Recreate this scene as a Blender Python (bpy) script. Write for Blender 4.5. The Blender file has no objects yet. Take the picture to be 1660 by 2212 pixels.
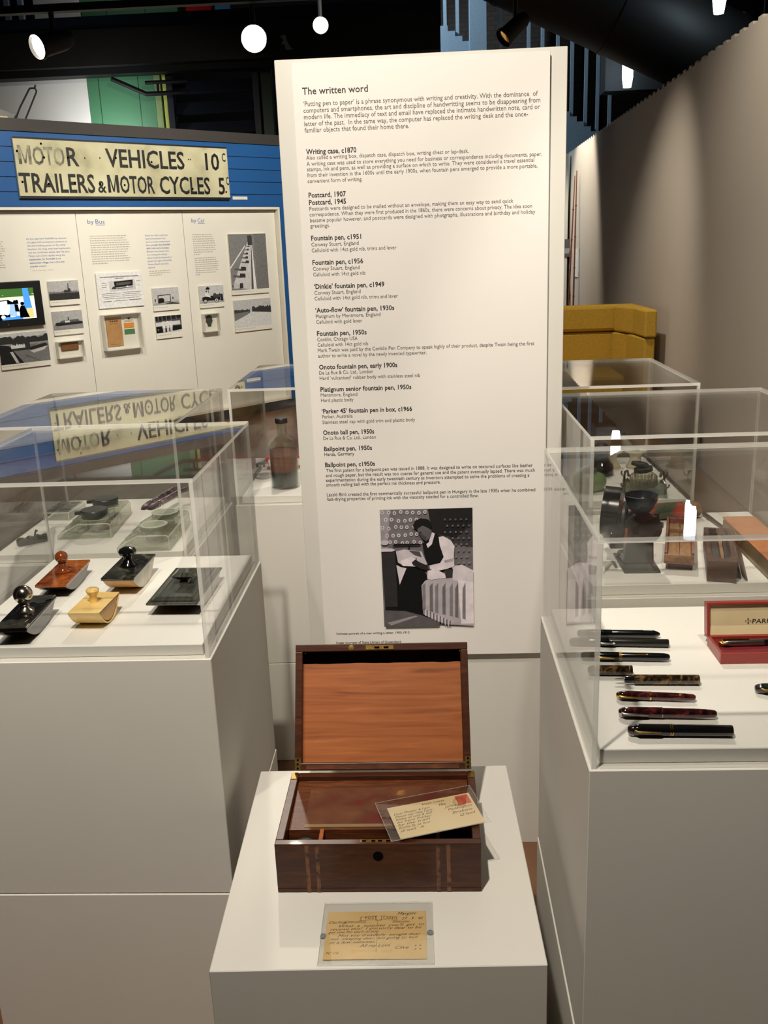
import bpy, bmesh, math, random
from mathutils import Matrix, Vector
R = math.radians
random.seed(7)
scn = bpy.context.scene
COL = scn.collection

# ------------------------------------------------------------------ camera, world, exposure
PITCH, ROLL, YAW, EYE = 0.2797, -0.0384, 0.051, 1.40
def camera_matrix():
    cp, sp = math.cos(PITCH), math.sin(PITCH)
    z = Matrix.Rotation(YAW, 3, 'Z')
    f = z @ Vector((0, cp, -sp)); u = z @ Vector((0, sp, cp)); r = z @ Vector((1, 0, 0))
    c, s = math.cos(ROLL), math.sin(ROLL)
    r2, u2 = c * r + s * u, c * u - s * r
    m = Matrix((r2, u2, -f)).transposed().to_4x4()
    m.translation = (0, 0, EYE)
    return m
cd = bpy.data.cameras.new('camera'); cam = bpy.data.objects.new('camera', cd); COL.objects.link(cam)
cd.sensor_fit = 'VERTICAL'; cd.sensor_height = 36.0; cd.lens = 36.0 * 2010.4 / 2212.0
cd.clip_start = 0.05; cd.clip_end = 60
cam.matrix_world = camera_matrix()
scn.camera = cam

w = bpy.data.worlds.new('world'); scn.world = w; w.use_nodes = True
w.node_tree.nodes['Background'].inputs[0].default_value = (1.0, 0.93, 0.84, 1)
w.node_tree.nodes['Background'].inputs[1].default_value = 0.052
scn.view_settings.view_transform = 'Standard'; scn.view_settings.look = 'None'
scn.view_settings.gamma = 1.0; scn.view_settings.use_curve_mapping = False
scn.view_settings.exposure = 0.0
cy = scn.cycles
cy.max_bounces = 12; cy.diffuse_bounces = 4; cy.glossy_bounces = 6; cy.transmission_bounces = 10
cy.transparent_max_bounces = 40; cy.sample_clamp_indirect = 4.0; cy.caustics_refractive = False; cy.caustics_reflective = False

WARM = (1.0, 0.925, 0.80); COOL = (0.72, 0.88, 1.0)
def spot(name, loc, target, watts, angle, blend=0.4, radius=0.04, color=WARM):
    l = bpy.data.lights.new(name, 'SPOT'); l.energy = watts; l.spot_size = R(angle); l.spot_blend = blend
    l.shadow_soft_size = radius; l.color = color
    o = bpy.data.objects.new(name, l); COL.objects.link(o); o.location = loc
    o.rotation_euler = (Vector(target) - Vector(loc)).to_track_quat('-Z', 'Y').to_euler()
    return o
def point(name, loc, watts, radius=0.06, color=WARM):
    l = bpy.data.lights.new(name, 'POINT'); l.energy = watts; l.shadow_soft_size = radius; l.color = color
    o = bpy.data.objects.new(name, l); COL.objects.link(o); o.location = loc
    return o
# track spotlights of the gallery (above the frame, in front of the cases)
spot('spotlight_center', (-0.30, 0.45, 2.75), (0.0, 1.75, 0.95), 212, 82, 0.5, 0.03)
spot('spotlight_cases_left', (-0.80, 0.80, 2.75), (-0.80, 1.75, 0.75), 58, 46, 0.5, 0.03)
spot('spotlight_cases_right', (0.50, 0.90, 2.75), (0.56, 2.0, 0.75), 70, 40, 0.5)
spot('spotlight_rear_right', (0.40, 3.25, 2.75), (0.50, 2.05, 0.75), 120, 60, 0.5)
spot('spotlight_rear_left', (-0.75, 4.2, 2.75), (-0.65, 2.2, 0.75), 115, 50, 0.5)
# lamps over the blue display wall, the partition and the far end
spot('spotlight_wall_sign', (-0.55, 4.9, 3.3), (-2.1, 7.4, 1.5), 300, 75, 0.7)
spot('spotlight_wall_panels', (0.2, 5.9, 3.3), (-1.5, 8.0, 1.0), 250, 75, 0.7)
spot('spotlight_wall_end', (-1.9, 4.4, 3.3), (-3.2, 6.3, 1.2), 160, 70, 0.7)
spot('spotlight_far_end', (0.85, 10.7, 3.3), (1.78, 11.0, 1.5), 240, 74, 0.5)
spot('spotlight_partition', (0.55, 3.9, 3.4), (1.62, 4.6, 1.9), 170, 80, 0.9)
spot('spotlight_partition_near', (0.55, 2.2, 3.4), (1.60, 3.2, 0.9), 90, 80, 0.9)
spot('spotlight_partition_rear', (0.5, 6.0, 3.3), (1.45, 7.2, 0.6), 200, 62, 0.9)
spot('mezzanine_fill_spot', (-3.1, 9.4, 2.42), (-3.15, 10.2, 2.75), 34, 150, 0.9, color=(0.95, 0.97, 1.0))  # added unseen uplight, brightens the white wall and green boards
point('mezzanine_fill_point', (-2.9, 9.95, 4.6), 10, color=(0.95, 0.97, 1.0))  # added fill light without a fixture, for the coloured upper panels
spot('stairs_fill_spot', (-1.3, 11.6, 4.9), (1.3, 12.4, 3.2), 420, 80, 0.8, color=COOL)  # added cool fill without a fixture, lifts the stairs out of the dark

# ------------------------------------------------------------------ materials
def lin(c):
    return tuple(((v / 255) / 12.92 if v <= 10 else ((v / 255 + 0.055) / 1.055) ** 2.4) for v in c) + (1,)
def new_mat(name):
    m = bpy.data.materials.new(name); m.use_nodes = True
    return m, m.node_tree, m.node_tree.nodes['Principled BSDF']
def plain(name, rgb, rough=0.5, metal=0.0, spec=0.5, coat=0.0, var=0.06, scale=40, bump=0.0):
    m, t, b = new_mat(name)
    b.inputs['Roughness'].default_value = rough; b.inputs['Metallic'].default_value = metal
    b.inputs['Specular IOR Level'].default_value = spec; b.inputs['Coat Weight'].default_value = coat
    c = lin(rgb)
    tc = t.nodes.new('ShaderNodeTexCoord')
    n = t.nodes.new('ShaderNodeTexNoise'); n.inputs['Scale'].default_value = scale; n.inputs['Detail'].default_value = 3
    t.links.new(tc.outputs['Object'], n.inputs['Vector'])
    r = t.nodes.new('ShaderNodeValToRGB')
    r.color_ramp.elements[0].position = 0.3; r.color_ramp.elements[1].position = 0.7
    r.color_ramp.elements[0].color = tuple(v * (1 - var) for v in c[:3]) + (1,)
    r.color_ramp.elements[1].color = tuple(min(1, v * (1 + var)) for v in c[:3]) + (1,)
    t.links.new(n.outputs['Fac'], r.inputs['Fac']); t.links.new(r.outputs['Color'], b.inputs['Base Color'])
    if bump:
        bp = t.nodes.new('ShaderNodeBump'); bp.inputs['Strength'].default_value = bump; bp.inputs['Distance'].default_value = 0.002
        t.links.new(n.outputs['Fac'], bp.inputs['Height']); t.links.new(bp.outputs['Normal'], b.inputs['Normal'])
    return m
def ramped(name, stops, scale, stretch=(1, 1, 1), rough=0.4, kind='noise', detail=6, distort=0.0, metal=0.0, coat=0.0, bump=0.0, spec=0.5):
    m, t, b = new_mat(name)
    b.inputs['Roughness'].default_value = rough; b.inputs['Metallic'].default_value = metal; b.inputs['Coat Weight'].default_value = coat
    b.inputs['Specular IOR Level'].default_value = spec
    tc = t.nodes.new('ShaderNodeTexCoord'); mp = t.nodes.new('ShaderNodeMapping'); mp.inputs['Scale'].default_value = stretch
    t.links.new(tc.outputs['Object'], mp.inputs['Vector'])
    if kind == 'noise':
        n = t.nodes.new('ShaderNodeTexNoise'); n.inputs['Scale'].default_value = scale; n.inputs['Detail'].default_value = detail
        n.inputs['Distortion'].default_value = distort; out = n.outputs['Fac']
    elif kind == 'voronoi':
        n = t.nodes.new('ShaderNodeTexVoronoi'); n.inputs['Scale'].default_value = scale; out = n.outputs['Distance']
    else:
        n = t.nodes.new('ShaderNodeTexWave'); n.inputs['Scale'].default_value = scale; n.inputs['Distortion'].default_value = distort
        n.inputs['Detail'].default_value = detail; out = n.outputs['Fac']
    t.links.new(mp.outputs['Vector'], n.inputs['Vector'])
    r = t.nodes.new('ShaderNodeValToRGB'); els = r.color_ramp.elements
    while len(els) < len(stops): els.new(0.5)
    for e, (p, c) in zip(els, stops): e.position = p; e.color = lin(c)
    t.links.new(out, r.inputs['Fac']); t.links.new(r.outputs['Color'], b.inputs['Base Color'])
    if bump:
        bp = t.nodes.new('ShaderNodeBump'); bp.inputs['Strength'].default_value = bump; bp.inputs['Distance'].default_value = 0.003
        t.links.new(out, bp.inputs['Height']); t.links.new(bp.outputs['Normal'], b.inputs['Normal'])
    return m
def acrylic(name, tint=(0.985, 0.985, 0.98), f0=0.036):
    m = bpy.data.materials.new(name); m.use_nodes = True; t = m.node_tree; t.nodes.clear()
    out = t.nodes.new('ShaderNodeOutputMaterial'); mix = t.nodes.new('ShaderNodeMixShader')
    tr = t.nodes.new('ShaderNodeBsdfTransparent'); tr.inputs[0].default_value = tint + (1,)
    gl = t.nodes.new('ShaderNodeBsdfGlossy'); gl.inputs['Roughness'].default_value = 0.0
    lw = t.nodes.new('ShaderNodeLayerWeight'); lw.inputs['Blend'].default_value = 0.5
    p = t.nodes.new('ShaderNodeMath'); p.operation = 'POWER'; p.inputs[1].default_value = 5
    ma = t.nodes.new('ShaderNodeMath'); ma.operation = 'MULTIPLY_ADD'; ma.inputs[1].default_value = 1 - f0; ma.inputs[2].default_value = f0
    t.links.new(lw.outputs['Facing'], p.inputs[0]); t.links.new(p.outputs[0], ma.inputs[0]); t.links.new(ma.outputs[0], mix.inputs[0])
    t.links.new(tr.outputs[0], mix.inputs[1]); t.links.new(gl.outputs[0], mix.inputs[2]); t.links.new(mix.outputs[0], out.inputs[0])
    return m
def frosted(name, rgb, alpha):
    m = bpy.data.materials.new(name); m.use_nodes = True; t = m.node_tree; t.nodes.clear()
    out = t.nodes.new('ShaderNodeOutputMaterial'); mix = t.nodes.new('ShaderNodeMixShader'); mix.inputs[0].default_value = alpha
    tr = t.nodes.new('ShaderNodeBsdfTransparent'); df = t.nodes.new('ShaderNodeBsdfPrincipled')
    df.inputs['Base Color'].default_value = lin(rgb); df.inputs['Roughness'].default_value = 0.25
    t.links.new(tr.outputs[0], mix.inputs[1]); t.links.new(df.outputs[0], mix.inputs[2]); t.links.new(mix.outputs[0], out.inputs[0])
    return m
def solid_glass(name, rgb=(250, 252, 245), clear=0.45, ior=1.5, rough=0.02):
    m = bpy.data.materials.new(name); m.use_nodes = True; t = m.node_tree; t.nodes.clear()
    out = t.nodes.new('ShaderNodeOutputMaterial'); mix = t.nodes.new('ShaderNodeMixShader'); mix.inputs[0].default_value = 1 - clear
    tr = t.nodes.new('ShaderNodeBsdfTransparent'); tr.inputs[0].default_value = lin(rgb)
    g = t.nodes.new('ShaderNodeBsdfGlass'); g.inputs['Color'].default_value = lin(rgb); g.inputs['IOR'].default_value = ior
    g.inputs['Roughness'].default_value = rough
    t.links.new(tr.outputs[0], mix.inputs[1]); t.links.new(g.outputs[0], mix.inputs[2]); t.links.new(mix.outputs[0], out.inputs[0])
    return m
def clear_body(name, mid, edge, f0=0.06, bump=0.0, scale=60):
    """moulded clear glass: looks through, tinted more where the path is long, mirror-like highlights"""
    m = acrylic(name, mid, f0); t = m.node_tree; nd = t.nodes
    tr = next(n for n in nd if n.type == 'BSDF_TRANSPARENT'); gl = next(n for n in nd if n.type == 'BSDF_GLOSSY'); lw = next(n for n in nd if n.type == 'LAYER_WEIGHT')
    gl.inputs['Roughness'].default_value = 0.03
    r = nd.new('ShaderNodeValToRGB'); r.color_ramp.elements[0].position = 0.35; r.color_ramp.elements[1].position = 0.95
    r.color_ramp.elements[0].color = mid + (1,); r.color_ramp.elements[1].color = edge + (1,)
    t.links.new(lw.outputs['Facing'], r.inputs[0]); t.links.new(r.outputs[0], tr.inputs[0])
    if bump:
        tc = nd.new('ShaderNodeTexCoord'); nz = nd.new('ShaderNodeTexNoise'); nz.inputs['Scale'].default_value = scale
        bp = nd.new('ShaderNodeBump'); bp.inputs['Strength'].default_value = bump; bp.inputs['Distance'].default_value = 0.004
        t.links.new(tc.outputs['Object'], nz.inputs['Vector']); t.links.new(nz.outputs['Fac'], bp.inputs['Height'])
        t.links.new(bp.outputs[0], gl.inputs['Normal']); t.links.new(bp.outputs[0], lw.inputs['Normal'])
    return m
def glow(name, rgb, strength):
    m = bpy.data.materials.new(name); m.use_nodes = True; t = m.node_tree; t.nodes.clear()
    out = t.nodes.new('ShaderNodeOutputMaterial'); e = t.nodes.new('ShaderNodeEmission')
    e.inputs[0].default_value = lin(rgb); e.inputs[1].default_value = strength
    t.links.new(e.outputs[0], out.inputs[0]); return m
def boards(name, base, joint, pitch, axis, rough=0.4, width=0.03, grain=None, spec=0.5):
    """painted or polished boards: dark joints every `pitch` metres along an object axis"""
    m, t, b = new_mat(name); b.inputs['Roughness'].default_value = rough; b.inputs['Specular IOR Level'].default_value = spec
    tc = t.nodes.new('ShaderNodeTexCoord'); s = t.nodes.new('ShaderNodeSeparateXYZ'); t.links.new(tc.outputs['Object'], s.inputs[0])
    d = t.nodes.new('ShaderNodeMath'); d.operation = 'DIVIDE'; d.inputs[1].default_value = pitch; t.links.new(s.outputs[axis], d.inputs[0])
    f = t.nodes.new('ShaderNodeMath'); f.operation = 'FRACT'; t.links.new(d.outputs[0], f.inputs[0])
    g = t.nodes.new('ShaderNodeMath'); g.operation = 'LESS_THAN'; g.inputs[1].default_value = width; t.links.new(f.outputs[0], g.inputs[0])
    fl = t.nodes.new('ShaderNodeMath'); fl.operation = 'FLOOR'; t.links.new(d.outputs[0], fl.inputs[0])
    wn = t.nodes.new('ShaderNodeTexWhiteNoise'); wn.noise_dimensions = '1D'; t.links.new(fl.outputs[0], wn.inputs['W'])
    nz = t.nodes.new('ShaderNodeTexNoise'); nz.inputs['Scale'].default_value = 6; nz.inputs['Detail'].default_value = 5
    mp = t.nodes.new('ShaderNodeMapping'); mp.inputs['Scale'].default_value = (6, 1, 6) if axis == 0 else (1, 6, 6)
    t.links.new(tc.outputs['Object'], mp.inputs[0]); t.links.new(mp.outputs[0], nz.inputs['Vector'])
    ad = t.nodes.new('ShaderNodeMath'); ad.operation = 'MULTIPLY_ADD'; ad.inputs[1].default_value = 0.5
    t.links.new(wn.outputs['Value'], ad.inputs[0])
    h = t.nodes.new('ShaderNodeMath'); h.operation = 'MULTIPLY'; h.inputs[1].default_value = 0.5; t.links.new(nz.outputs['Fac'], h.inputs[0])
    t.links.new(h.outputs[0], ad.inputs[2])
    r = t.nodes.new('ShaderNodeValToRGB'); gr = grain or 0.1; c = lin(base)
    r.color_ramp.elements[0].color = tuple(v * (1 - gr) for v in c[:3]) + (1,); r.color_ramp.elements[1].color = tuple(min(1, v * (1 + gr)) for v in c[:3]) + (1,)
    t.links.new(ad.outputs[0], r.inputs[0])
    mx = t.nodes.new('ShaderNodeMix'); mx.data_type = 'RGBA'; mx.inputs['B'].default_value = lin(joint)
    t.links.new(g.outputs[0], mx.inputs['Factor']); t.links.new(r.outputs[0], mx.inputs['A']); t.links.new(mx.outputs['Result'], b.inputs['Base Color'])
    return m

M = {}
M['plinth'] = plain('plinth_paint', (214, 210, 202), 0.55, var=0.015, scale=5)
M['board'] = plain('white_board', (232, 229, 222), 0.45, var=0.01, scale=8)
M['panel_print'] = plain('panel_print', (232, 226, 220), 0.6, var=0.01, scale=6)
M['panel_white'] = plain('panel_white', (228, 225, 214), 0.6, var=0.015, scale=5)
M['acrylic'] = acrylic('clear_acrylic')
M['edge'] = frosted('acrylic_edge', (236, 234, 226), 0.68)
M['sleeve'] = acrylic('clear_sleeve', (0.95, 0.95, 0.94), 0.05)
M['glass_edge_glint'] = frosted('glass_edge_glint', (226, 230, 214), 0.5)  # whitish tone painted on glass bevels in place of bright edge lines
M['sleeve_edge'] = frosted('sleeve_edge', (220, 218, 210), 0.3)
M['glass'] = clear_body('clear_glass', (.97, .97, .96), (.55, .55, .52), .10, .5, 90); M['glass_green'] = clear_body('greenish_glass', (.955, .965, .93), (.50, .55, .42), .12, .8, 60)
M['glass_dark'] = ramped('dark_iridescent_glass', [(0.3, (40, 30, 34)), (0.6, (120, 100, 110)), (0.75, (190, 180, 185))], 60, (1, 1, 1), 0.08, coat=1.0)
M['ink_text'] = plain('text_black', (38, 32, 34), 0.7, var=0.0); M['grey_text'] = plain('text_grey', (92, 84, 78), 0.7, var=0.0)
M['title_text'] = plain('text_plum', (70, 54, 60), 0.7, var=0.0); M['blue_text'] = plain('text_blue', (96, 116, 168), 0.7, var=0.0)
M['faint_text'] = plain('text_faint', (176, 170, 160), 0.7, var=0.0); M['blue_faint'] = plain('text_faint_blue', (150, 158, 182), 0.7, var=0.0)
M['handwriting'] = plain('pen_ink', (56, 42, 30), 0.7, var=0.0); M['brown_print'] = plain('brown_print', (96, 74, 50), 0.7, var=0.0)
M['card'] = ramped('aged_card', [(0.3, (214, 176, 116)), (0.7, (232, 200, 146))], 9, rough=0.7)
M['card_pale'] = ramped('aged_card_pale', [(0.3, (226, 196, 146)), (0.7, (238, 216, 174))], 9, rough=0.7)
M['stamp'] = plain('red_stamp', (206, 92, 70), 0.7, var=0.2, scale=300)
M['walnut'] = ramped('dark_walnut', [(0.25, (52, 25, 13)), (0.55, (72, 36, 19)), (0.8, (92, 50, 27))], 14, (1.2, 8, 8), 0.36, distort=1.2, coat=0.08, spec=0.35, bump=0.05)
M['walnut_in'] = ramped('inner_walnut', [(0.25, (58, 28, 12)), (0.55, (96, 50, 24)), (0.8, (124, 70, 34))], 14, (1.2, 8, 8), 0.45, distort=1.2)
M['cedar'] = ramped('cedar_panel', [(0.2, (98, 48, 22)), (0.38, (150, 82, 40)), (0.62, (166, 96, 50)), (0.85, (186, 118, 68))], 8, (0.8, 14, 14), 0.42, distort=0.8)
M['leather'] = ramped('worn_leather', [(0.30, (98, 26, 20)), (0.42, (88, 44, 27)), (0.62, (102, 62, 36)), (0.70, (152, 106, 54))], 17, (1, 1, 1), 0.5, detail=5, distort=0.6)
M['inlay'] = ramped('inlay_wood', [(0.25, (40, 20, 11)), (0.5, (102, 60, 32)), (0.75, (122, 76, 42))], 95, (1, 1, 1), 0.35, kind='voronoi')
M['brass'] = plain('aged_brass', (142, 114, 64), 0.4, 1.0, var=0.25, scale=120); M['gold'] = plain('gold_trim', (226, 178, 88), 0.18, 1.0)
M['silver'] = plain('silver', (190, 182, 172), 0.18, 1.0, var=0.15, scale=90); M['steel'] = plain('steel', (170, 168, 164), 0.25, 1.0)
M['black'] = plain('black_gloss', (12, 12, 13), 0.12, coat=0.6, var=0.0); M['black_matt'] = plain('black_matt', (20, 20, 21), 0.6, spec=0.25)
M['hole'] = plain('black_hole', (8, 6, 5), 0.9, spec=0.05, var=0)
M['amber'] = ramped('tortoiseshell', [(0.3, (52, 20, 12)), (0.45, (134, 62, 22)), (0.7, (184, 104, 44))], 26, rough=0.12, coat=0.7, distort=1.0)
M['amber_knob'] = plain('amber_knob', (128, 62, 26), 0.1, coat=1.0, var=0.2)
M['tortoise_edge'] = plain('dark_tortoise', (38, 22, 22), 0.15, coat=0.7, var=0.3)
M['marble_black'] = ramped('green_black_marble', [(0.35, (14, 15, 14)), (0.55, (44, 46, 40)), (0.72, (96, 96, 80))], 22, rough=0.12, coat=0.6, distort=2.5)
M['rocker_wood'] = plain('rocker_wood', (196, 152, 98), 0.4, var=0.12); M['pearl'] = ramped('pearl_side', [(0.3, (160, 156, 140)), (0.7, (214, 208, 190))], 30, rough=0.25)
M['pewter'] = ramped('grey_striped_celluloid', [(0.3, (46, 46, 42)), (0.6, (78, 78, 70)), (0.8, (104, 102, 92))], 26, (9, 0.6, 1), 0.16, coat=0.8)
M['ivory'] = ramped('ivory', [(0.3, (228, 186, 104)), (0.7, (244, 212, 140))], 14, (1, 5, 1), 0.3, coat=0.3)
M['ivory_in'] = plain('ivory_side', (206, 158, 90), 0.45)
M['filigree'] = ramped('silver_filigree', [(0.3, (60, 62, 56)), (0.6, (128, 126, 112)), (0.8, (206, 200, 184))], 160, rough=0.25, metal=0.9)
M['bronze'] = plain('dark_bronze', (62, 58, 54), 0.45, 0.6, var=0.3, scale=200)
M['lid_dark'] = ramped('dark_slate_lid', [(0.3, (38, 42, 42)), (0.7, (72, 76, 74))], 40, rough=0.3)
M['cork'] = plain('bottle_cap', (34, 24, 20), 0.4); M['ink'] = plain('black_ink', (10, 10, 14), 0.08, coat=0.5, var=0.0)
M['ink_stain'] = solid_glass('ink_stained_glass', (150, 84, 48), 0.6)
M['red_box'] = plain('red_box', (176, 30, 34), 0.4, var=0.1)
M['iron'] = plain('grey_iron', (70, 72, 68), 0.38, 0.4, var=0.25, scale=60); M['iron_dark'] = plain('dark_japanned_iron', (30, 24, 24), 0.25, 0.1, coat=0.4, var=0.2)
M['orange'] = plain('orange_paint', (214, 116, 52), 0.5)
M['box_wood'] = ramped('oak_box', [(0.3, (112, 78, 42)), (0.7, (160, 118, 70))], 30, (4, 1, 4), 0.5); M['rose_wood'] = ramped('reddish_wood', [(0.3, (112, 66, 52)), (0.7, (150, 98, 82))], 30, (4, 1, 4), 0.45)
M['brown_wood'] = ramped('brown_wood', [(0.3, (66, 42, 30)), (0.7, (92, 62, 46))], 24, (4, 1, 4), 0.4); M['terracotta'] = ramped('painted_box_lid', [(0.4, (178, 112, 66)), (0.62, (196, 126, 76)), (0.72, (150, 128, 78)), (0.8, (116, 76, 48))], 34, rough=0.5)
M['tan_side'] = plain('tan_board', (132, 110, 76), 0.6); M['floral'] = ramped('floral_lacquer', [(0.36, (34, 42, 26)), (0.56, (62, 78, 46)), (0.61, (150, 46, 30)), (0.68, (176, 70, 44)), (0.74, (46, 38, 26))], 22, rough=0.2, coat=0.6, detail=2)
M['green_pot'] = ramped('green_pottery', [(0.3, (70, 86, 50)), (0.36, (118, 140, 92)), (0.8, (140, 160, 112))], 26, rough=0.35, coat=0.3)
M['porcelain'] = plain('cream_porcelain', (224, 214, 188), 0.2, coat=0.5, var=0.03); M['cut_glass'] = clear_body('cut_glass', (.94, .93, .88), (.42, .39, .30), .14, .6, 120)
M['horn'] = plain('horn_metal', (120, 108, 88), 0.2, 0.8, var=0.2)
M['pen_black'] = plain('pen_black', (12, 14, 18), 0.1, coat=0.8, var=0.0)
M['pen_vulc'] = plain('pen_vulcanite', (26, 24, 24), 0.3, coat=0.2, var=0.1); M['pen_marble'] = ramped('marbled_celluloid', [(0.36, (22, 16, 12)), (0.52, (60, 44, 26)), (0.66, (134, 100, 60)), (0.8, (176, 140, 96))], 90, (1, 1, 1), 0.1, distort=1.5, coat=0.8)
M['pen_burgundy'] = ramped('burgundy_celluloid', [(0.36, (24, 8, 10)), (0.55, (62, 20, 24)), (0.75, (124, 50, 50))], 80, rough=0.1, distort=1.5, coat=0.8)
M['pen_green'] = ramped('green_celluloid', [(0.4, (14, 22, 16)), (0.7, (40, 62, 46))], 70, rough=0.1, distort=1.5, coat=0.8)
M['parker_red'] = plain('red_leatherette', (150, 52, 44), 0.35, var=0.08, scale=300, coat=0.2); M['satin'] = plain('cream_satin', (208, 188, 148), 0.4, var=0.03); M['velvet'] = plain('dark_red_velvet', (110, 14, 20), 0.85, var=0.15, scale=200)
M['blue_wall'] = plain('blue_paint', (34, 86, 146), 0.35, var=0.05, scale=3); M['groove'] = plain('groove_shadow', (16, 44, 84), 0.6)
M['cap_grey'] = plain('dark_grey_cap', (52, 48, 46), 0.6); M['recess'] = plain('recess_paint', (226, 220, 204), 0.6, var=0.015, scale=4)
M['sign'] = ramped('weathered_cream_enamel', [(0.25, (150, 146, 118)), (0.45, (190, 186, 152)), (0.7, (206, 202, 170))], 5, rough=0.32, detail=8)
M['sign_letter'] = plain('sign_black', (26, 25, 24), 0.45, var=0.25, scale=14); M['sign_worn'] = ramped('worn_black_lettering', [(0.35, (60, 58, 50)), (0.6, (150, 146, 122))], 18, rough=0.4, detail=8)
M['partition'] = plain('warm_grey_paint', (196, 184, 168), 0.6, var=0.02, scale=1.5)
M['black_wall'] = plain('black_wall', (22, 20, 20), 0.6, var=0.2, scale=3); M['ceiling'] = plain('black_ceiling', (16, 16, 18), 0.8)
M['floor'] = boards('brown_floorboards', (112, 78, 54), (54, 36, 24), 0.09, 0, 0.3, 0.03, 0.28)
M['white_wall'] = plain('white_wall', (208, 206, 198), 0.7, var=0.04, scale=2); M['green_boards'] = boards('green_boards', (64, 114, 80), (20, 48, 32), 0.40, 0, 0.5, 0.02, 0.12)
M['lime'] = plain('lime_paint', (168, 178, 84), 0.5); M['olive'] = plain('olive_paint', (120, 140, 92), 0.5); M['navy'] = plain('navy_louvre', (18, 22, 34), 0.5)
M['post_green'] = plain('dark_green_post', (52, 66, 52), 0.6); M['stair'] = plain('blue_grey_paint', (132, 152, 168), 0.5); M['duct'] = plain('dark_duct', (34, 32, 30), 0.6, 0.1, var=0.1, scale=4)
M['fascia_line'] = plain('navy_rail', (40, 50, 66), 0.3, 0.3); M['bright_edge'] = plain('polished_edge', (150, 160, 172), 0.2, 1.0)
M['red_pane'] = plain('red_pane', (200, 26, 24), 0.3); M['sky_pane'] = plain('sky_blue_pane', (90, 160, 220), 0.3); M['green_pane'] = plain('green_pane', (80, 140, 104), 0.4)
M['mustard'] = plain('mustard_wool', (184, 146, 54), 0.85, spec=0.2, var=0.1, scale=60, bump=0.1); M['bench'] = plain('brown_upholstery', (104, 82, 58), 0.7, var=0.08); M['bamboo'] = plain('bamboo', (110, 60, 36), 0.5)
M['tv'] = plain('tv_black', (24, 26, 28), 0.3); M['purse'] = plain('brown_leather', (126, 82, 42), 0.6, var=0.12); M['kraft'] = ramped('kraft_paper', [(0.3, (176, 128, 74)), (0.7, (196, 150, 96))], 12, rough=0.7)
M['ticket_orange'] = plain('orange_ticket', (226, 140, 46), 0.7); M['ticket_green'] = plain('green_ticket', (70, 122, 74), 0.7); M['token'] = plain('dark_token', (66, 70, 62), 0.5)
M['putty'] = plain('grey_putty', (140, 144, 150), 0.7); M['cloth_cream'] = plain('cream_cloth', (196, 184, 146), 0.8, var=0.1); M['cloth_grey'] = plain('grey_cloth', (120, 120, 118), 0.8)
M['lens'] = glow('lamp_lens', (255, 244, 224), 26.0); M['tube_light'] = glow('fluorescent_tube', (214, 240, 255), 14.0)
M['brick'] = None
def brick_mat():
    m, t, b = new_mat('dark_brick'); b.inputs['Roughness'].default_value = 0.8
    tc = t.nodes.new('ShaderNodeTexCoord'); mp = t.nodes.new('ShaderNodeMapping'); mp.inputs['Rotation'].default_value = (R(90), 0, 0)
    br = t.nodes.new('ShaderNodeTexBrick'); br.inputs['Scale'].default_value = 4.5
    br.inputs['Color1'].default_value = lin((52, 39, 30)); br.inputs['Color2'].default_value = lin((42, 31, 25)); br.inputs['Mortar'].default_value = lin((22, 18, 15))
    t.links.new(tc.outputs['Object'], mp.inputs[0]); t.links.new(mp.outputs[0], br.inputs['Vector']); t.links.new(br.outputs['Color'], b.inputs['Base Color'])
    return m
M['brick'] = brick_mat()
GREY = {}
def grey(v, tint=(1, 1, 1)):
    k = (v, tint)
    if k not in GREY: GREY[k] = plain('print_tone_%d' % len(GREY), tuple(min(255, max(v * 1.06 - 10, 6) * c) for c in tint), 0.75, spec=0.2, var=0.12, scale=60)
    return GREY[k]

# ------------------------------------------------------------------ mesh helpers
def nb(): return bmesh.new()
def _mi(faces, mi):
    for f in faces: f.material_index = mi
def box(bm, x0, x1, y0, y1, z0, z1, mi=0, T=None):
    vs = [bm.verts.new(v) for v in ((x0,y0,z0),(x1,y0,z0),(x1,y1,z0),(x0,y1,z0),(x0,y0,z1),(x1,y0,z1),(x1,y1,z1),(x0,y1,z1))]
    fs = [bm.faces.new([vs[i] for i in q]) for q in ((3,2,1,0),(4,5,6,7),(0,1,5,4),(1,2,6,5),(2,3,7,6),(3,0,4,7))]
    _mi(fs, mi)
    if T: bmesh.ops.transform(bm, matrix=T, verts=vs)
    return vs
def frustum(bm, a, b, z0, z1, mi=0, T=None):
    """a, b = (x0,x1,y0,y1) at z0 and z1"""
    vs = [bm.verts.new(v) for v in ((a[0],a[2],z0),(a[1],a[2],z0),(a[1],a[3],z0),(a[0],a[3],z0),(b[0],b[2],z1),(b[1],b[2],z1),(b[1],b[3],z1),(b[0],b[3],z1))]
    _mi([bm.faces.new([vs[i] for i in q]) for q in ((3,2,1,0),(4,5,6,7),(0,1,5,4),(1,2,6,5),(2,3,7,6),(3,0,4,7))], mi)
    if T: bmesh.ops.transform(bm, matrix=T, verts=vs)
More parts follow.
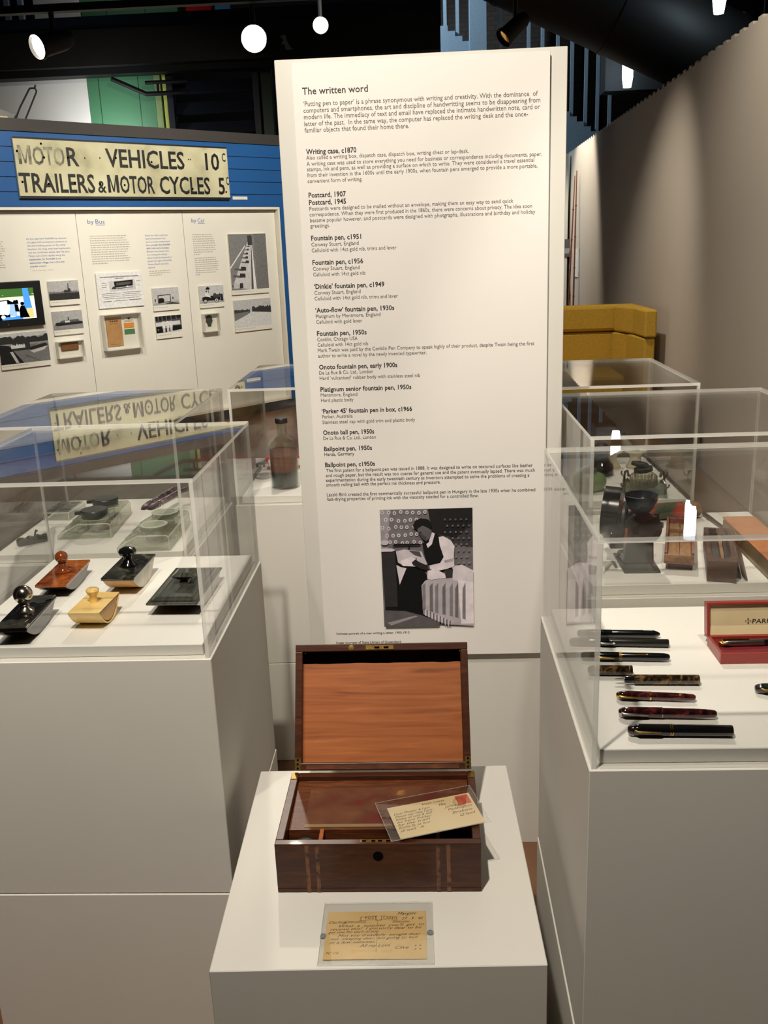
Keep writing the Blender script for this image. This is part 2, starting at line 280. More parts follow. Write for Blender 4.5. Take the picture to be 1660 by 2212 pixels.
def prism(bm, pts, a, b, axis='X', mi=0, T=None):
    """extrude a closed 2-D outline from a to b along an axis; pts are the other two coordinates in order"""
    def V(p, c):
        return {'X': (c, p[0], p[1]), 'Y': (p[0], c, p[1]), 'Z': (p[0], p[1], c)}[axis]
    lo = [bm.verts.new(V(p, a)) for p in pts]; hi = [bm.verts.new(V(p, b)) for p in pts]
    fs = [bm.faces.new(lo), bm.faces.new(hi[::-1])]
    n = len(pts)
    for i in range(n): fs.append(bm.faces.new((lo[i], hi[i], hi[(i + 1) % n], lo[(i + 1) % n])))
    _mi(fs, mi); bmesh.ops.recalc_face_normals(bm, faces=fs)
    if T: bmesh.ops.transform(bm, matrix=T, verts=lo + hi)
def lathe(bm, prof, n=32, T=None, mi=0):
    """revolve (r, z) points about Z"""
    rings = []; allv = []
    for r, z in prof:
        if r < 1e-6: ring = [bm.verts.new((0, 0, z))]
        else: ring = [bm.verts.new((r * math.cos(2 * math.pi * k / n), r * math.sin(2 * math.pi * k / n), z)) for k in range(n)]
        rings.append(ring); allv += ring
    fs = []
    for A, B in zip(rings, rings[1:]):
        if len(A) == 1 and len(B) == 1: continue
        for k in range(n):
            k2 = (k + 1) % n
            if len(A) == 1: fs.append(bm.faces.new((A[0], B[k2], B[k])))
            elif len(B) == 1: fs.append(bm.faces.new((A[k], A[k2], B[0])))
            else: fs.append(bm.faces.new((A[k], A[k2], B[k2], B[k])))
    for ring, flip in ((rings[0], True), (rings[-1], False)):
        if len(ring) > 1: fs.append(bm.faces.new(ring[::-1] if flip else ring))
    _mi(fs, mi); bmesh.ops.recalc_face_normals(bm, faces=fs)
    if T: bmesh.ops.transform(bm, matrix=T, verts=allv)
def cyl(bm, p, q, r, n=20, mi=0, r2=None):
    p, q = Vector(p), Vector(q); d = q - p
    T = Matrix.Translation(p) @ d.to_track_quat('Z', 'Y').to_matrix().to_4x4()
    lathe(bm, [(r, 0), (r if r2 is None else r2, d.length)], n, T, mi)
def tube(bm, pts, r, n=10, mi=0):
    pts = [Vector(p) for p in pts]; rings = []; rr = r if isinstance(r, (list, tuple)) else [r] * len(pts)
    for i, p in enumerate(pts):
        d = (pts[min(i + 1, len(pts) - 1)] - pts[max(i - 1, 0)]).normalized()
        a = d.orthogonal().normalized() if i == 0 else (a - d * a.dot(d)).normalized()
        b = d.cross(a)
        rings.append([bm.verts.new(p + (a * math.cos(2 * math.pi * k / n) + b * math.sin(2 * math.pi * k / n)) * rr[i]) for k in range(n)])
    fs = [bm.faces.new((A[k], A[(k + 1) % n], B[(k + 1) % n], B[k])) for A, B in zip(rings, rings[1:]) for k in range(n)]
    fs += [bm.faces.new(rings[0][::-1]), bm.faces.new(rings[-1])]
    _mi(fs, mi); bmesh.ops.recalc_face_normals(bm, faces=fs)
def poly(bm, pts, mi=0):
    f = bm.faces.new([bm.verts.new(p) for p in pts]); f.material_index = mi; return f
def link(name, bm, mats, parent=None, loc=None, rot=None, smooth=False, bevel=0, seg=2, rim=-1):
    me = bpy.data.meshes.new(name); bm.to_mesh(me); bm.free()
    for m in (mats if isinstance(mats, (list, tuple)) else [mats]): me.materials.append(m)
    o = bpy.data.objects.new(name, me); COL.objects.link(o)
    if parent: o.parent = parent
    if loc: o.location = loc
    if rot: o.rotation_euler = rot
    if smooth:
        for p in me.polygons: p.use_smooth = True
        me.set_sharp_from_angle(angle=R(38))
    if bevel:
        b = o.modifiers.new('bevel', 'BEVEL'); b.width = bevel; b.segments = seg; b.limit_method = 'ANGLE'; b.angle_limit = R(40); b.material = rim
    return o
def tag(o, label, cat, group=None):
    o['label'] = label; o['category'] = cat
    if group: o['group'] = group
    return o
def thing(name, label, cat, loc=(0, 0, 0), rotz=0, group=None):
    o = bpy.data.objects.new(name, None); o.empty_display_size = 0.05; COL.objects.link(o); o.location = loc; o.rotation_euler = (0, 0, rotz)
    return tag(o, label, cat, group)
def struct(name, bm, m, **k):
    o = link(name, bm, m, **k); o['kind'] = 'structure'; return o

_txt = {}
def text_verts(s, bold=0.0, shear=0.0):
    """outline mesh of a string at size 1, left edge at x = 0, baseline at y = 0"""
    key = (s, bold, shear)
    if key in _txt: return _txt[key]
    c = bpy.data.curves.new('lettering', 'FONT'); c.body = s; c.size = 1; c.offset = bold; c.shear = shear; c.resolution_u = 2
    o = bpy.data.objects.new('lettering', c); COL.objects.link(o); bpy.context.view_layer.update()
    me = bpy.data.meshes.new_from_object(o.evaluated_get(bpy.context.evaluated_depsgraph_get()))
    bpy.data.objects.remove(o); bpy.data.curves.remove(c)
    v = [tuple(p.co) for p in me.vertices]; f = [tuple(p.vertices) for p in me.polygons]; bpy.data.meshes.remove(me)
    x0 = min(p[0] for p in v); v = [(p[0] - x0, p[1]) for p in v]
    _txt[key] = (v, f); return _txt[key]
def text(bm, s, size, T, width=None, bold=0.0, shear=0.0, mi=0):
    """lay a string into bm: local X along the line, local Y up the letters, local Z out of the page"""
    v, f = text_verts(s, bold, shear)
    wd = max(p[0] for p in v); sx = (width / wd) if width else size
    vs = [bm.verts.new(T @ Vector((x * sx, y * size, 0))) for x, y in v]
    for q in f:
        try: bm.faces.new([vs[i] for i in q]).material_index = mi
        except ValueError: pass
def wordbars(bm, x0, x1, z, h, mi, T, rnd):
    """an illegibly small line of print: word-length strokes"""
    x = x0
    while x < x1 - 0.006:
        wl = min(rnd.uniform(0.008, 0.026), x1 - x)
        vs = [T @ Vector(p) for p in ((x, z, 0), (x + wl, z, 0), (x + wl, z + h, 0), (x, z + h, 0))]
        poly(bm, vs, mi); x += wl + 0.005
FRONT = Matrix.Rotation(R(90), 4, 'X')     # page standing upright and facing -Y

# ------------------------------------------------------------------ the room
bm = nb(); box(bm, -8, 8, -4, 15, -0.1, 0); struct('floor', bm, M['floor'])
bm = nb(); box(bm, -8, 8, -4, 15, 5.2, 5.3); struct('ceiling', bm, M['ceiling'])
bm = nb(); box(bm, -8, 8, 14.0, 14.1, 0, 5.2); struct('wall_back', bm, M['black_wall'])
bm = nb(); box(bm, -8, 8, -4.1, -4.0, 0, 5.2); struct('wall_front', bm, M['black_wall'])
bm = nb(); box(bm, -8.1, -8, -4, 14, 0, 5.2); struct('wall_left', bm, M['black_wall'])
bm = nb(); box(bm, 8, 8.1, -4, 14, 0, 5.2); struct('wall_side', bm, M['black_wall'])
# the warm grey partition on the right, its top edge toothed like twin-wall sheet
bm = nb(); y = -0.5
pts = [(y, 0), (12.4, 0), (12.4, 2.385)]
yy = 12.4
while yy > -0.4:
    pts += [(yy - 0.075, 2.385), (yy - 0.078, 2.402), (yy - 0.145, 2.402), (yy - 0.15, 2.385)]; yy -= 0.15
pts += [(y, 2.385)]
prism(bm, [(p[0], p[1]) for p in pts], 0.0, 0.09, 'X')
struct('wall_right', bm, M['partition'], loc=(1.56, 0, 0), rot=(0, 0, -math.atan(0.021)))
bm = nb(); box(bm, 0.85, 1.78, 12.05, 12.15, 0, 2.37); struct('wall_end', bm, M['white_wall'])

# blue display wall, built in its own frame: x along the wall, y into it
WA = R(47); W0 = Matrix.Translation((-2.79, 6.74, 0)) @ Matrix.Rotation(WA, 4, 'Z')
def wall_child(o): o.matrix_world = W0 @ o.matrix_basis; return o
DEP = 0.06
bm = nb()
S0, S1, RZ0, RZ1, RS1 = -2.2, 2.75, 0.08, 1.745, 2.285
box(bm, S0, S1, DEP + 0.002, 0.3, 0.0, 2.242)
grooves = [1.845, 1.943, 2.041, 2.139]
edges = [RZ1] + grooves + [2.242]
for a, b in zip(edges, edges[1:]):
    box(bm, S0, S1, 0, DEP + 0.002, a + (0.003 if a != RZ1 else 0), b - (0.003 if b != 2.242 else 0))
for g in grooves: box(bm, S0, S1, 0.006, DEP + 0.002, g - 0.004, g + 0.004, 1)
box(bm, RS1, S1, 0, DEP + 0.002, 0.08, RZ1); box(bm, S0, S1, 0.0, DEP + 0.002, 0, 0.08, 2)
wall_child(struct('wall_display', bm, [M['blue_wall'], M['groove'], M['cap_grey']]))
bm = nb(); box(bm, S0, S1, -0.012, 0.3, 2.242, 2.322); wall_child(struct('trim_1', bm, M['cap_grey']))
bm = nb()
box(bm, S0, RS1, 0.001, DEP, RZ1 - 0.02, RZ1 - 0.001); box(bm, RS1 - 0.02, RS1 - 0.001, 0.001, DEP, RZ0, RZ1 - 0.02); box(bm, S0, RS1, 0.001, DEP, RZ0 + 0.001, RZ0 + 0.02)
wall_child(struct('trim_2', bm, M['recess']))

def wthing(name, label, cat, s, d, z, group=None):
    o = thing(name, label, cat, group=group); o.matrix_world = W0 @ Matrix.Translation((s, d, z)); return o

# exhibition panels of the recess, with their lettering
def panel(s0, s1, label):
    o = wthing('exhibition_panel', label, 'panel', s0, DEP, RZ0 + 0.02, 'white panels in the recess of the blue wall')
    bm = nb(); box(bm, 0.002, s1 - s0 - 0.002, -0.012, -0.002, 0.002, RZ1 - RZ0 - 0.045); link('panel_board', bm, M['panel_white'], o)
    return o
def PT(s0, s, z): return Matrix.Translation((s - s0, -0.0128, z - RZ0 - 0.02)) @ FRONT
rnd = random.Random(3)
pa = panel(-0.95, 0.409, 'white exhibition panel with a blue quotation, left of the by Bus panel')
bm = nb()
for i, s in enumerate(['As you approach Redcliffe by steamer,', 'you gaze with anticipatory pleasure at', 'the sea breaking gently on the sandy', 'beaches, the long, tree-lined esplanades', 'and the red-brown slopes near the jetty.', 'Motor cars move rapidly along the', 'esplanades; for Redcliffe is no', 'somnolent village, but a live and', 'popular resort.']):
    text(bm, s, 0.0178, PT(-0.95, 0.012 + 0.0003 * i, 1.526 - 0.0237 * i), width=[0.306, 0.306, 0.29, 0.325, 0.318, 0.275, 0.24, 0.262, 0.122][i], bold=0.012 if i > 5 else 0, mi=0)
text(bm, 'The Sunday Mail', 0.011, PT(-0.95, 0.02, 1.309), width=0.16, mi=1)
link('quotation', bm, [M['blue_text'], M['faint_text']], pa)
bm = nb()
for i in range(13): wordbars(bm, -0.5, -0.16 + rnd.uniform(-0.03, 0.02), 1.53 - i * 0.0158, 0.0055, 0, PT(-0.95, 0, 0) @ Matrix.Translation((0, 0, 0)), rnd)
link('body_text', bm, M['faint_text'], pa)
pb = panel(0.409, 1.325, 'white exhibition panel headed by Bus')
bm = nb()
text(bm, 'by', 0.046, PT(0.409, 0.498, 1.628), width=0.052); text(bm, 'Bus', 0.046, PT(0.409, 0.563, 1.628), width=0.075)
poly(bm, [PT(0.409, 0.562 + a, 1.617 + b) @ Vector((0, 0, 0)) for a, b in ((0, 0), (0.078, 0), (0.078, 0.004), (0, 0.004))])
link('heading', bm, M['blue_text'], pb)
bm = nb()
for i in range(13): wordbars(bm, 0.5, 0.5 + [0.305, 0.3, 0.315, 0.33, 0.325, 0.325, 0.31, 0.305, 0.28, 0.31, 0.32, 0.318, 0.13][i], 1.537 - i * 0.0166, 0.006, 0, PT(0.409, 0, 0), rnd)
link('body_text', bm, M['faint_text'], pb)
bm = nb()
for i, s in enumerate(['Every bus that could have', 'used to be pressed into', 'service on the weekend and', 'it’s a wonder that Redcliffe', 'didn’t sink some Sundays.', 'Because these buses went', 'out coming and coming –', 'there would be thousands of', 'people throughout Redcliffe.', 'Suttons Beach would be', 'packed.']):
    text(bm, s, 0.018, PT(0.409, 0.971, 1.53 - 0.0242 * i), width=[0.205, 0.18, 0.215, 0.217, 0.208, 0.2, 0.19, 0.222, 0.22, 0.185, 0.06][i], bold=0.012 if i in (3, 4) else 0)
link('quotation', bm, M['blue_text'], pb)
bm = nb()
for i in range(3): wordbars(bm, 0.975, 1.165 - 0.08 * (i == 2), 1.262 - i * 0.0155, 0.0055, 0, PT(0.409, 0, 0), rnd)
link('credit_line', bm, M['faint_text'], pb)
pc = panel(1.325, 2.262, 'white exhibition panel headed by Car')
bm = nb()
text(bm, 'by', 0.046, PT(1.325, 1.407, 1.628), width=0.047); text(bm, 'Car', 0.046, PT(1.325, 1.466, 1.628), width=0.068)
poly(bm, [PT(1.325, 1.465 + a, 1.617 + b) @ Vector((0, 0, 0)) for a, b in ((0, 0), (0.07, 0), (0.07, 0.004), (0, 0.004))])
link('heading', bm, M['blue_text'], pc)
bm = nb()
for i in range(10): wordbars(bm, 1.404, 1.404 + [0.19, 0.195, 0.2, 0.21, 0.215, 0.228, 0.205, 0.22, 0.19, 0.06][i], 1.53 - i * 0.0172, 0.006, 0, PT(1.325, 0, 0), rnd)
link('body_text', bm, M['faint_text'], pc); bm = nb()
for i in range(9): wordbars(bm, 1.406, 1.406 + [0.21, 0.21, 0.228, 0.222, 0.225, 0.215, 0.225, 0.2, 0.04][i], 1.346 - i * 0.0165, 0.006, 0, PT(1.325, 0, 0), rnd)
link('body_text', bm, M['faint_text'], pc)

# painted enamel sign
sg = wthing('painted_sign', 'weathered cream sign reading motor vehicles and trailers prices, on the blue wall', 'sign', -0.02, 0, 1.802)
bm = nb(); box(bm, 0, 1.778, -0.022, -0.004, 0, 0.402); link('sign_board', bm, M['sign'], sg)
bm = nb(); box(bm, 0.0, 1.778, -0.0225, -0.0215, 0.39, 0.4025); box(bm, 0.0, 1.778, -0.0225, -0.0215, -0.0005, 0.016); link('border', bm, M['sign_letter'], sg)
def ST(s, z): return Matrix.Translation((s + 0.02, -0.0232, z - 1.802)) @ FRONT
CAP = 0.729
def word(bm, s, s0, s1, z0, h, mi=0): text(bm, s, h / CAP, ST(s0, z0), width=s1 - s0, bold=0.018, mi=mi)
def capital_m(bm, s0, s1, z0, h, mi=0):
    w_ = s1 - s0; k = .022; T = ST(s0, z0)
    for q_ in ([(0, 0), (k, 0), (k, h), (0, h)], [(w_ - k, 0), (w_, 0), (w_, h), (w_ - k, h)], [(k, h), (k, h - .036), (w_ / 2 - .006, .006), (w_ / 2 + .001, .022)], [(w_ - k, h), (w_ / 2 - .001, .022), (w_ / 2 + .006, .006), (w_ - k, h - .036)], [(w_ / 2 - .006, .006), (w_ / 2 + .006, .006), (w_ / 2 + .001, .0225), (w_ / 2 - .001, .0225)]):
        poly(bm, [T @ Vector((x, y, 0)) for x, y in q_], mi)
bm = nb()
capital_m(bm, 0.004, 0.098, 2.026, 0.124, 1); word(bm, 'OTO', 0.108, 0.345, 2.026, 0.124, 1); word(bm, 'R', 0.362, 0.452, 2.026, 0.128); word(bm, 'VEHICLES', 0.668, 1.345, 2.026, 0.132); word(bm, '10', 1.541, 1.675, 2.027, 0.13); word(bm, 'C', 1.704, 1.74, 2.094, 0.066)
word(bm, 'TRAILERS', -0.012, 0.556, 1.844, 0.131); word(bm, '&', 0.578, 0.646, 1.846, 0.086); capital_m(bm, 0.66, 0.752, 1.846, 0.124); word(bm, 'OTOR', 0.762, 1.056, 1.844, 0.127); word(bm, 'CYCLES', 1.102, 1.568, 1.843, 0.131); word(bm, '5', 1.65, 1.712, 1.843, 0.132); word(bm, 'C', 1.729, 1.755, 1.915, 0.064)
for s, z in ((1.385, 2.10), (1.402, 2.10), (0.5, 2.08), (0.62, 2.085)): lathe(bm, [(0.006, 0), (0.006, 0.0006)], 8, ST(s, z))
link('lettering', bm, [M['sign_letter'], M['sign_worn']], sg)
for s, z in ((0.18, 2.165), (0.0, 2.11), (0.19, 2.075), (0.37, 2.08), (0.2, 1.9), (0.75, 2.09), (1.05, 2.07), (0.4, 1.91), (0.6, 1.905), (0.01, 1.91), (0.8, 1.9), (1.4, 1.88), (1.72, 1.86)):
    bm = nb(); lathe(bm, [(0.008, 0), (0.008, 0.0012)], 10, ST(s, z)); link('nail_hole', bm, M['hole'], sg)
pq = wthing('caption_plaque', 'small white caption plaque at lower right of the painted sign', 'plaque', 1.795, 0, 1.803)
bm = nb(); box(bm, 0, 0.148, -0.006, -0.001, 0, 0.024); link('plaque_board', bm, M['panel_white'], pq)
bm = nb(); wordbars(bm, 0.012, 0.13, 0.010, 0.004, 0, Matrix.Translation((0, -0.0063, 0)) @ FRONT, rnd); link('caption', bm, M['faint_text'], pq)

# mounted photographs: board > print (with the tones of the picture) and caption strip
def photo(s0, s1, z0, z1, zc, label, draw, group='mounted photographs on the white panels'):
    o = wthing('mounted_photograph', label, 'photograph', s0, DEP - 0.013, z0, group)
    w_, h_ = s1 - s0, z1 - z0
    bm = nb(); box(bm, 0, w_, -0.012, -0.001, 0, h_); link('mount_board', bm, M['panel_white'], o)
    ph = h_ - (zc - z0)
    bm = nb(); tones = []
    def P(v, pts, tint=(1, 1, 1)):
        m = grey(v, tint)
        if m not in tones: tones.append(m)
        k = P.n; P.n += 1
        poly(bm, [(min(max(x, 0), 1) * w_, -0.0122 - 0.00005 * k, (zc - z0) + min(max(y, 0), 1) * ph) for x, y in pts], tones.index(m))
    P.n = 0
    draw(P); link('photographic_print', bm, tones, o)
    if zc - z0 > 0.01:
        bm = nb(); wordbars(bm, 0.008, w_ * 0.55, (zc - z0) * 0.55, 0.004, 0, Matrix.Translation((0, -0.0124, 0)) @ FRONT, rnd); link('caption', bm, M['faint_text'], o)
    return o
def full(P, v): P(v, [(0, 0), (1, 0), (1, 1), (0, 1)])
def ragged(x0, x1, y0, y1, amp, n, seed):
    q = random.Random(seed); top = [(x0 + (x1 - x0) * i / n, y1 + q.uniform(-amp, amp)) for i in range(n + 1)]
    return [(x0, y0), (x1, y0)] + top[::-1]
def disc(cx, cz, rx, rz, n=14): return [(cx + rx * math.cos(2 * math.pi * i / n), cz + rz * math.sin(2 * math.pi * i / n)) for i in range(n)]
def d_harbour(P):
    full(P, 176); P(70, ragged(0, 1, 0, .42, .06, 24, 1)); P(120, ragged(0, 1, .36, .44, .03, 30, 2)); P(56, ragged(0, 1, 0, .34, .04, 18, 3))
    P(60, [(.62, .4), (.66, .4), (.67, .85), (.645, .85)]); P(64, ragged(.5, .72, .38, .55, .06, 8, 4)); P(80, [(.66, .8), (.67, .8), (.75, .95), (.74, .95)])
def d_ferry(P):
    full(P, 168); P(138, [(0, 0), (1, 0), (1, .28), (0, .28)]); P(46, [(.05, .3), (.12, .22), (.97, .26), (1, .34), (.96, .4), (.1, .4)]); P(92, [(.2, .4), (.9, .38), (.85, .52), (.3, .5)])
    P(50, [(.5, .5), (.54, .5), (.53, .68), (.5, .68)]); P(206, [(.4, .38), (.56, .38), (.56, .48), (.4, .48)])
def d_jetty(P):
    full(P, 150); P(196, [(0, .86), (1, .86), (1, 1), (0, 1)]); P(58, ragged(0, 1, .66, .86, .06, 20, 5)); P(120, ragged(0, 1, 0, .6, .04, 20, 6))
    P(40, [(0, 0), (.46, 0), (.2, .6), (0, .66)]); P(60, ragged(.25, .62, .42, .72, .06, 12, 7)); P(196, [(.6, .38), (.98, .5), (.9, .38), (.68, .3)]); P(48, [(.6, .5), (.95, .6), (.98, .5), (.62, .4)])
    P(186, [(.2, .4), (.26, .4), (.36, .02), (.3, .02)]); P(210, ragged(.24, .52, .5, .62, .04, 14, 8)); P(90, [(.5, .24), (.52, .26), (.8, .02), (.77, .02)])
def d_bus(P):
    full(P, 186); P(160, [(0, 0), (1, 0), (1, .2), (0, .12)]); P(60, [(.18, .12), (.68, .16), (.68, .62), (.18, .58)]); P(190, [(.21, .16), (.65, .2), (.65, .57), (.21, .53)])
    P(34, [(.2, .1), (.42, .14), (.42, .34), (.36, .42), (.22, .4)]); P(60, [(.06, .22), (.1, .22), (.1, .38), (.06, .38)]); P(56, [(.74, .3), (.78, .3), (.78, .44), (.74, .44)]); P(60, [(.4, .06), (1, 0), (1, .05), (.7, .14)])
def d_crew(P):
    full(P, 84); P(40, [(0, .72), (1, .8), (1, 1), (0, 1)]); P(206, [(0, .4), (.95, .42), (.95, .66), (0, .64)]); P(30, [(0, 0), (1, .1), (1, .36), (0, .38)]); P(196, [(.2, 0), (1, 0), (1, .12)])
    for x in (.3, .45, .58): P(214, [(x - .06, .28), (x + .06, .28), (x + .05, .68), (x - .05, .68)]); P(60, disc(x, .76, .03, .05)); P(190, [(x - .04, .04), (x + .04, .04), (x + .05, .28), (x - .05, .28)])
    for x in (.1, .25, .42, .6, .8): P(150, [(x, .74), (x + .015, .74), (x + .015, .98), (x, .98)])
    P(24, disc(.08, .2, .08, .14)); P(120, disc(.08, .2, .03, .05))
def d_pier(P):
    full(P, 128); P(116, ragged(.68, 1, 0, 1, .0, 4, 9)); P(196, [(.02, .05), (.52, 0), (.6, .98), (.57, .98)]); P(88, [(.52, 0), (.6, 0), (.6, .98)]); P(222, [(.58, 0), (.66, 0), (.605, .9), (.6, .9)]); P(214, [(0, .38), (0, .42), (.42, .8), (.43, .78)])
    for i, (x, y, k) in enumerate(((.1, .08, 1), (.22, .26, .8), (.26, .38, .75), (.4, .5, .5), (.4, .58, .42), (.42, .65, .36), (.46, .72, .3), (.5, .78, .24))):
        P(60, [(x, y - .05 * k), (x + .2 * k, y - .05 * k), (x + .2 * k, y + .04 * k), (x + .02, y + .05 * k)]); P(96, [(x - .22 * k, y - .02 * k), (x, y - .05 * k), (x + .02, y), (x - .18 * k, y + .02 * k)])
    P(186, [(.04, .03), (.2, .03), (.22, .13), (.06, .13)])
    P(70, ragged(.5, .62, .8, .97, .02, 8, 10))
def d_road(P):
    full(P, 184); P(70, ragged(0, .42, .48, .64, .03, 16, 11)); P(62, ragged(.48, 1, .46, .72, .05, 18, 12)); P(120, [(0, .24), (.36, .46), (.42, .56), (0, .52)]); P(206, [(0, 0), (1, 0), (1, .46), (.5, .54), (.45, .54), (.3, .4), (0, .24)])
def d_car(P):
    full(P, 190); P(168, [(0, 0), (1, 0), (1, .2), (0, .2)]); P(34, [(.1, .14), (.85, .14), (.85, .34), (.6, .42), (.3, .42), (.1, .34)]); P(30, disc(.22, .13, .08, .13)); P(178, disc(.22, .13, .055, .09)); P(30, disc(.68, .14, .09, .14)); P(200, disc(.68, .14, .065, .1)); P(30, disc(.68, .14, .03, .04))
    P(214, [(.2, .4), (.36, .36), (.46, .3), (.4, .5), (.32, .66), (.26, .62)]); P(28, [(.26, .78), (.44, .78), (.4, .9), (.34, .93), (.29, .88)]); P(34, [(.36, .6), (.38, .6), (.38, .8), (.36, .8)]); P(70, disc(.285, .68, .03, .05)); P(70, ragged(.55, .9, .3, .52, .06, 10, 13)); P(44, [(.86, .1), (.96, .08), (.95, .5), (.88, .46)])
def d_advert(P):
    full(P, 222); P(196, [(.26, .45), (.84, .48), (.84, .78), (.26, .76)]); P(36, [(.38, .56), (.78, .6), (.79, .77), (.37, .74)]); P(90, [(.42, .62), (.74, .65), (.74, .72), (.42, .7)]); P(60, [(.3, .52), (.4, .54), (.4, .6), (.34, .6)]); P(230, disc(.66, .57, .03, .035)); P(60, [(.36, .52), (.78, .55), (.78, .57), (.36, .54)])
    for i, (a, b, y, h) in enumerate(((.08, .92, .86, .035), (.4, .6, .82, .015), (.1, .2, .7, .015), (.1, .22, .64, .015), (.1, .2, .58, .015), (.86, .95, .72, .012), (.86, .95, .6, .012), (.08, .5, .4, .012), (.55, .95, .41, .012), (.08, .48, .35, .01), (.52, .93, .36, .01), (.1, .46, .3, .01), (.52, .95, .31, .01), (.14, .9, .25, .01), (.1, .28, .17, .02), (.34, .62, .175, .02), (.66, .94, .18, .02))): P(120 if i % 3 else 150, [(a, y), (b, y), (b, y + h), (a, y + h)])
photo(.121, .357, 1.057, 1.231, 1.095, 'small photograph of a busy harbour beside the screen, upper of two', d_harbour)
photo(.124, .358, .842, 1.015, .879, 'small photograph of a dark ferry on pale water', d_ferry)
photo(-.302, .067, .637, .888, .673, 'large photograph of a crowd at a jetty, below the screen', d_jetty)
photo(.507, .895, 1.009, 1.27, 1.012, 'white framed advertisement sheet with a small dark bus', d_advert)
photo(.975, 1.215, .956, 1.133, 1.0, 'small photograph of a vehicle inside an open building front', d_bus)
photo(.977, 1.216, .737, .914, .782, 'small photograph of people standing before a bus', d_crew)
photo(1.744, 2.138, 1.034, 1.53, 1.072, 'tall photograph of cars queued along a pier', d_pier)
photo(1.747, 2.143, .722, .988, .76, 'photograph of a pale road running into dark trees', d_road)
photo(1.413, 1.655, .948, 1.126, .984, 'small photograph of people with parasol on an old car', d_car)

# the screen at the far left
tv = wthing('video_screen', 'black video screen showing a bright beach scene, left edge of the white panels', 'screen', -0.56, DEP - 0.013, 0.93)
bm = nb(); box(bm, 0, 0.615, -0.035, -0.001, 0, 0.315); link('bezel', bm, M['tv'], tv, bevel=0.004)
def em(rgb, k=1.6): return glow('screen_%d_%d_%d' % rgb, rgb, k)
bm = nb(); sm = [em((250, 250, 250)), em((84, 130, 60), .9), em((226, 210, 180)), em((14, 18, 26), .3), em((70, 140, 210)), em((236, 190, 120)), em((150, 180, 210))]
SX, SW, SZ, SH = 0.05, 0.505, 0.055, 0.212
k = 0
for mi, pts in ((0, [(0, 0), (1, 0), (1, 1), (0, 1)]), (1, ragged(0, 1, .8, 1.0, 0, 4, 1)), (1, ragged(0, 1, .72, .82, .04, 20, 2)), (2, [(0, .6), (1, .64), (1, .74), (0, .72)]), (0, [(0, .25), (.8, .2), (.8, .66), (0, .62)]), (4, [(.84, .2), (.96, .2), (.92, 1), (.84, 1)]), (5, [(.86, .02), (.97, .02), (.96, .34), (.87, .34)]), (6, [(.6, .12), (.72, .1), (.74, .5), (.64, .52)]), (3, ragged(.0, .62, 0, .18, .04, 16, 3)), (4, ragged(.5, .8, 0, .1, .02, 8, 4)), (3, [(.76, .04), (.9, .04), (.86, .3), (.84, .44), (.79, .44), (.76, .3)]), (3, disc(.815, .5, .03, .06)), (3, [(.7, .26), (.76, .24), (.75, .48), (.7, .5)]), (3, [(.0, .55), (.6, .62), (.6, .65), (0, .59)]), (3, ragged(.6, .76, .5, .62, .05, 8, 6)), (0, disc(.52, .1, .03, .06))):
    poly(bm, [(SX + x * SW, -0.0355 - 0.0001 * k, SZ + min(y, 1) * SH) for x, y in pts], mi); k += 1
link('screen', bm, sm, tv)
bm = nb(); lathe(bm, [(0.005, 0), (0.005, 0.001)], 12, Matrix.Translation((0.34, -0.036, 0.022)) @ FRONT); link('power_button', bm, M['silver'], tv)

# little acrylic boxes on the panels and what they hold
def wall_case(s0, s1, z0, z1, d, label):
    o = wthing('acrylic_wall_box', label, 'display case', s0, DEP - 0.013, z0, 'acrylic boxes on the white panels')
    w_, h_ = s1 - s0, z1 - z0
    bm = nb(); box(bm, 0, w_, -0.004, -0.001, 0, h_); link('backing_card', bm, M['panel_white'], o)
    bm = nb(); box(bm, 0, w_, -d, -d + 0.003, 0, h_); link('front_pane', bm, M['acrylic'], o)
    bm = nb()
    for a in ((0, w_, 0, 0.004), (0, w_, h_ - 0.004, h_)): box(bm, a[0], a[1], -d + 0.0032, -0.0045, a[2], a[3])
    for a in ((0, 0.004), (w_ - 0.004, w_)): box(bm, a[0], a[1], -d + 0.0032, -0.0045, 0.0045, h_ - 0.0045)
    link('rim', bm, M['edge'], o); return o
wall_case(.123, .333, .672, .796, .045, 'acrylic box holding a brown leather purse')
wall_case(.507, .829, .69, .962, .06, 'largest acrylic wall box, holding booklet and tickets')
wall_case(1.418, 1.571, .752, .901, .05, 'acrylic box holding a dark head-shaped token')
def flat(name, label, cat, s0, s1, z0, z1, m, t=0.004, bevel=0.0, d0=DEP - 0.018):
    o = wthing(name, label, cat, s0, d0, z0); bm = nb(); box(bm, 0, s1 - s0, -t, -0.0005, 0, z1 - z0); o2 = link(name + '_sheet', bm, m, o, bevel=bevel); return o
flat('leather_purse', 'small brown leather purse in a wall box', 'purse', .161, .3, .727, .787, M['purse'], 0.012, 0.008)
bk = flat('ticket_booklet', 'tall tan paper booklet in the largest wall box', 'booklet', .547, .678, .719, .939, M['kraft'], 0.006)
for a, b, z, h in ((.02, .112, .2, .004), (.032, .1, .182, .014), (.03, .1, .168, .003), (.02, .11, .012, .003)):
    bm = nb(); wordbars(bm, a, b, z, h, 0, Matrix.Translation((0, -0.0064, 0)) @ FRONT, rnd); link('cover_lettering', bm, M['brown_print'], bk)
cc = flat('emblem_card', 'white card with a small black winged emblem in the wall box', 'card', .704, .788, .898, .937, M['panel_white'], 0.003)
bm = nb(); Tm = Matrix.Translation((0.042, -0.0033, 0.022)) @ FRONT
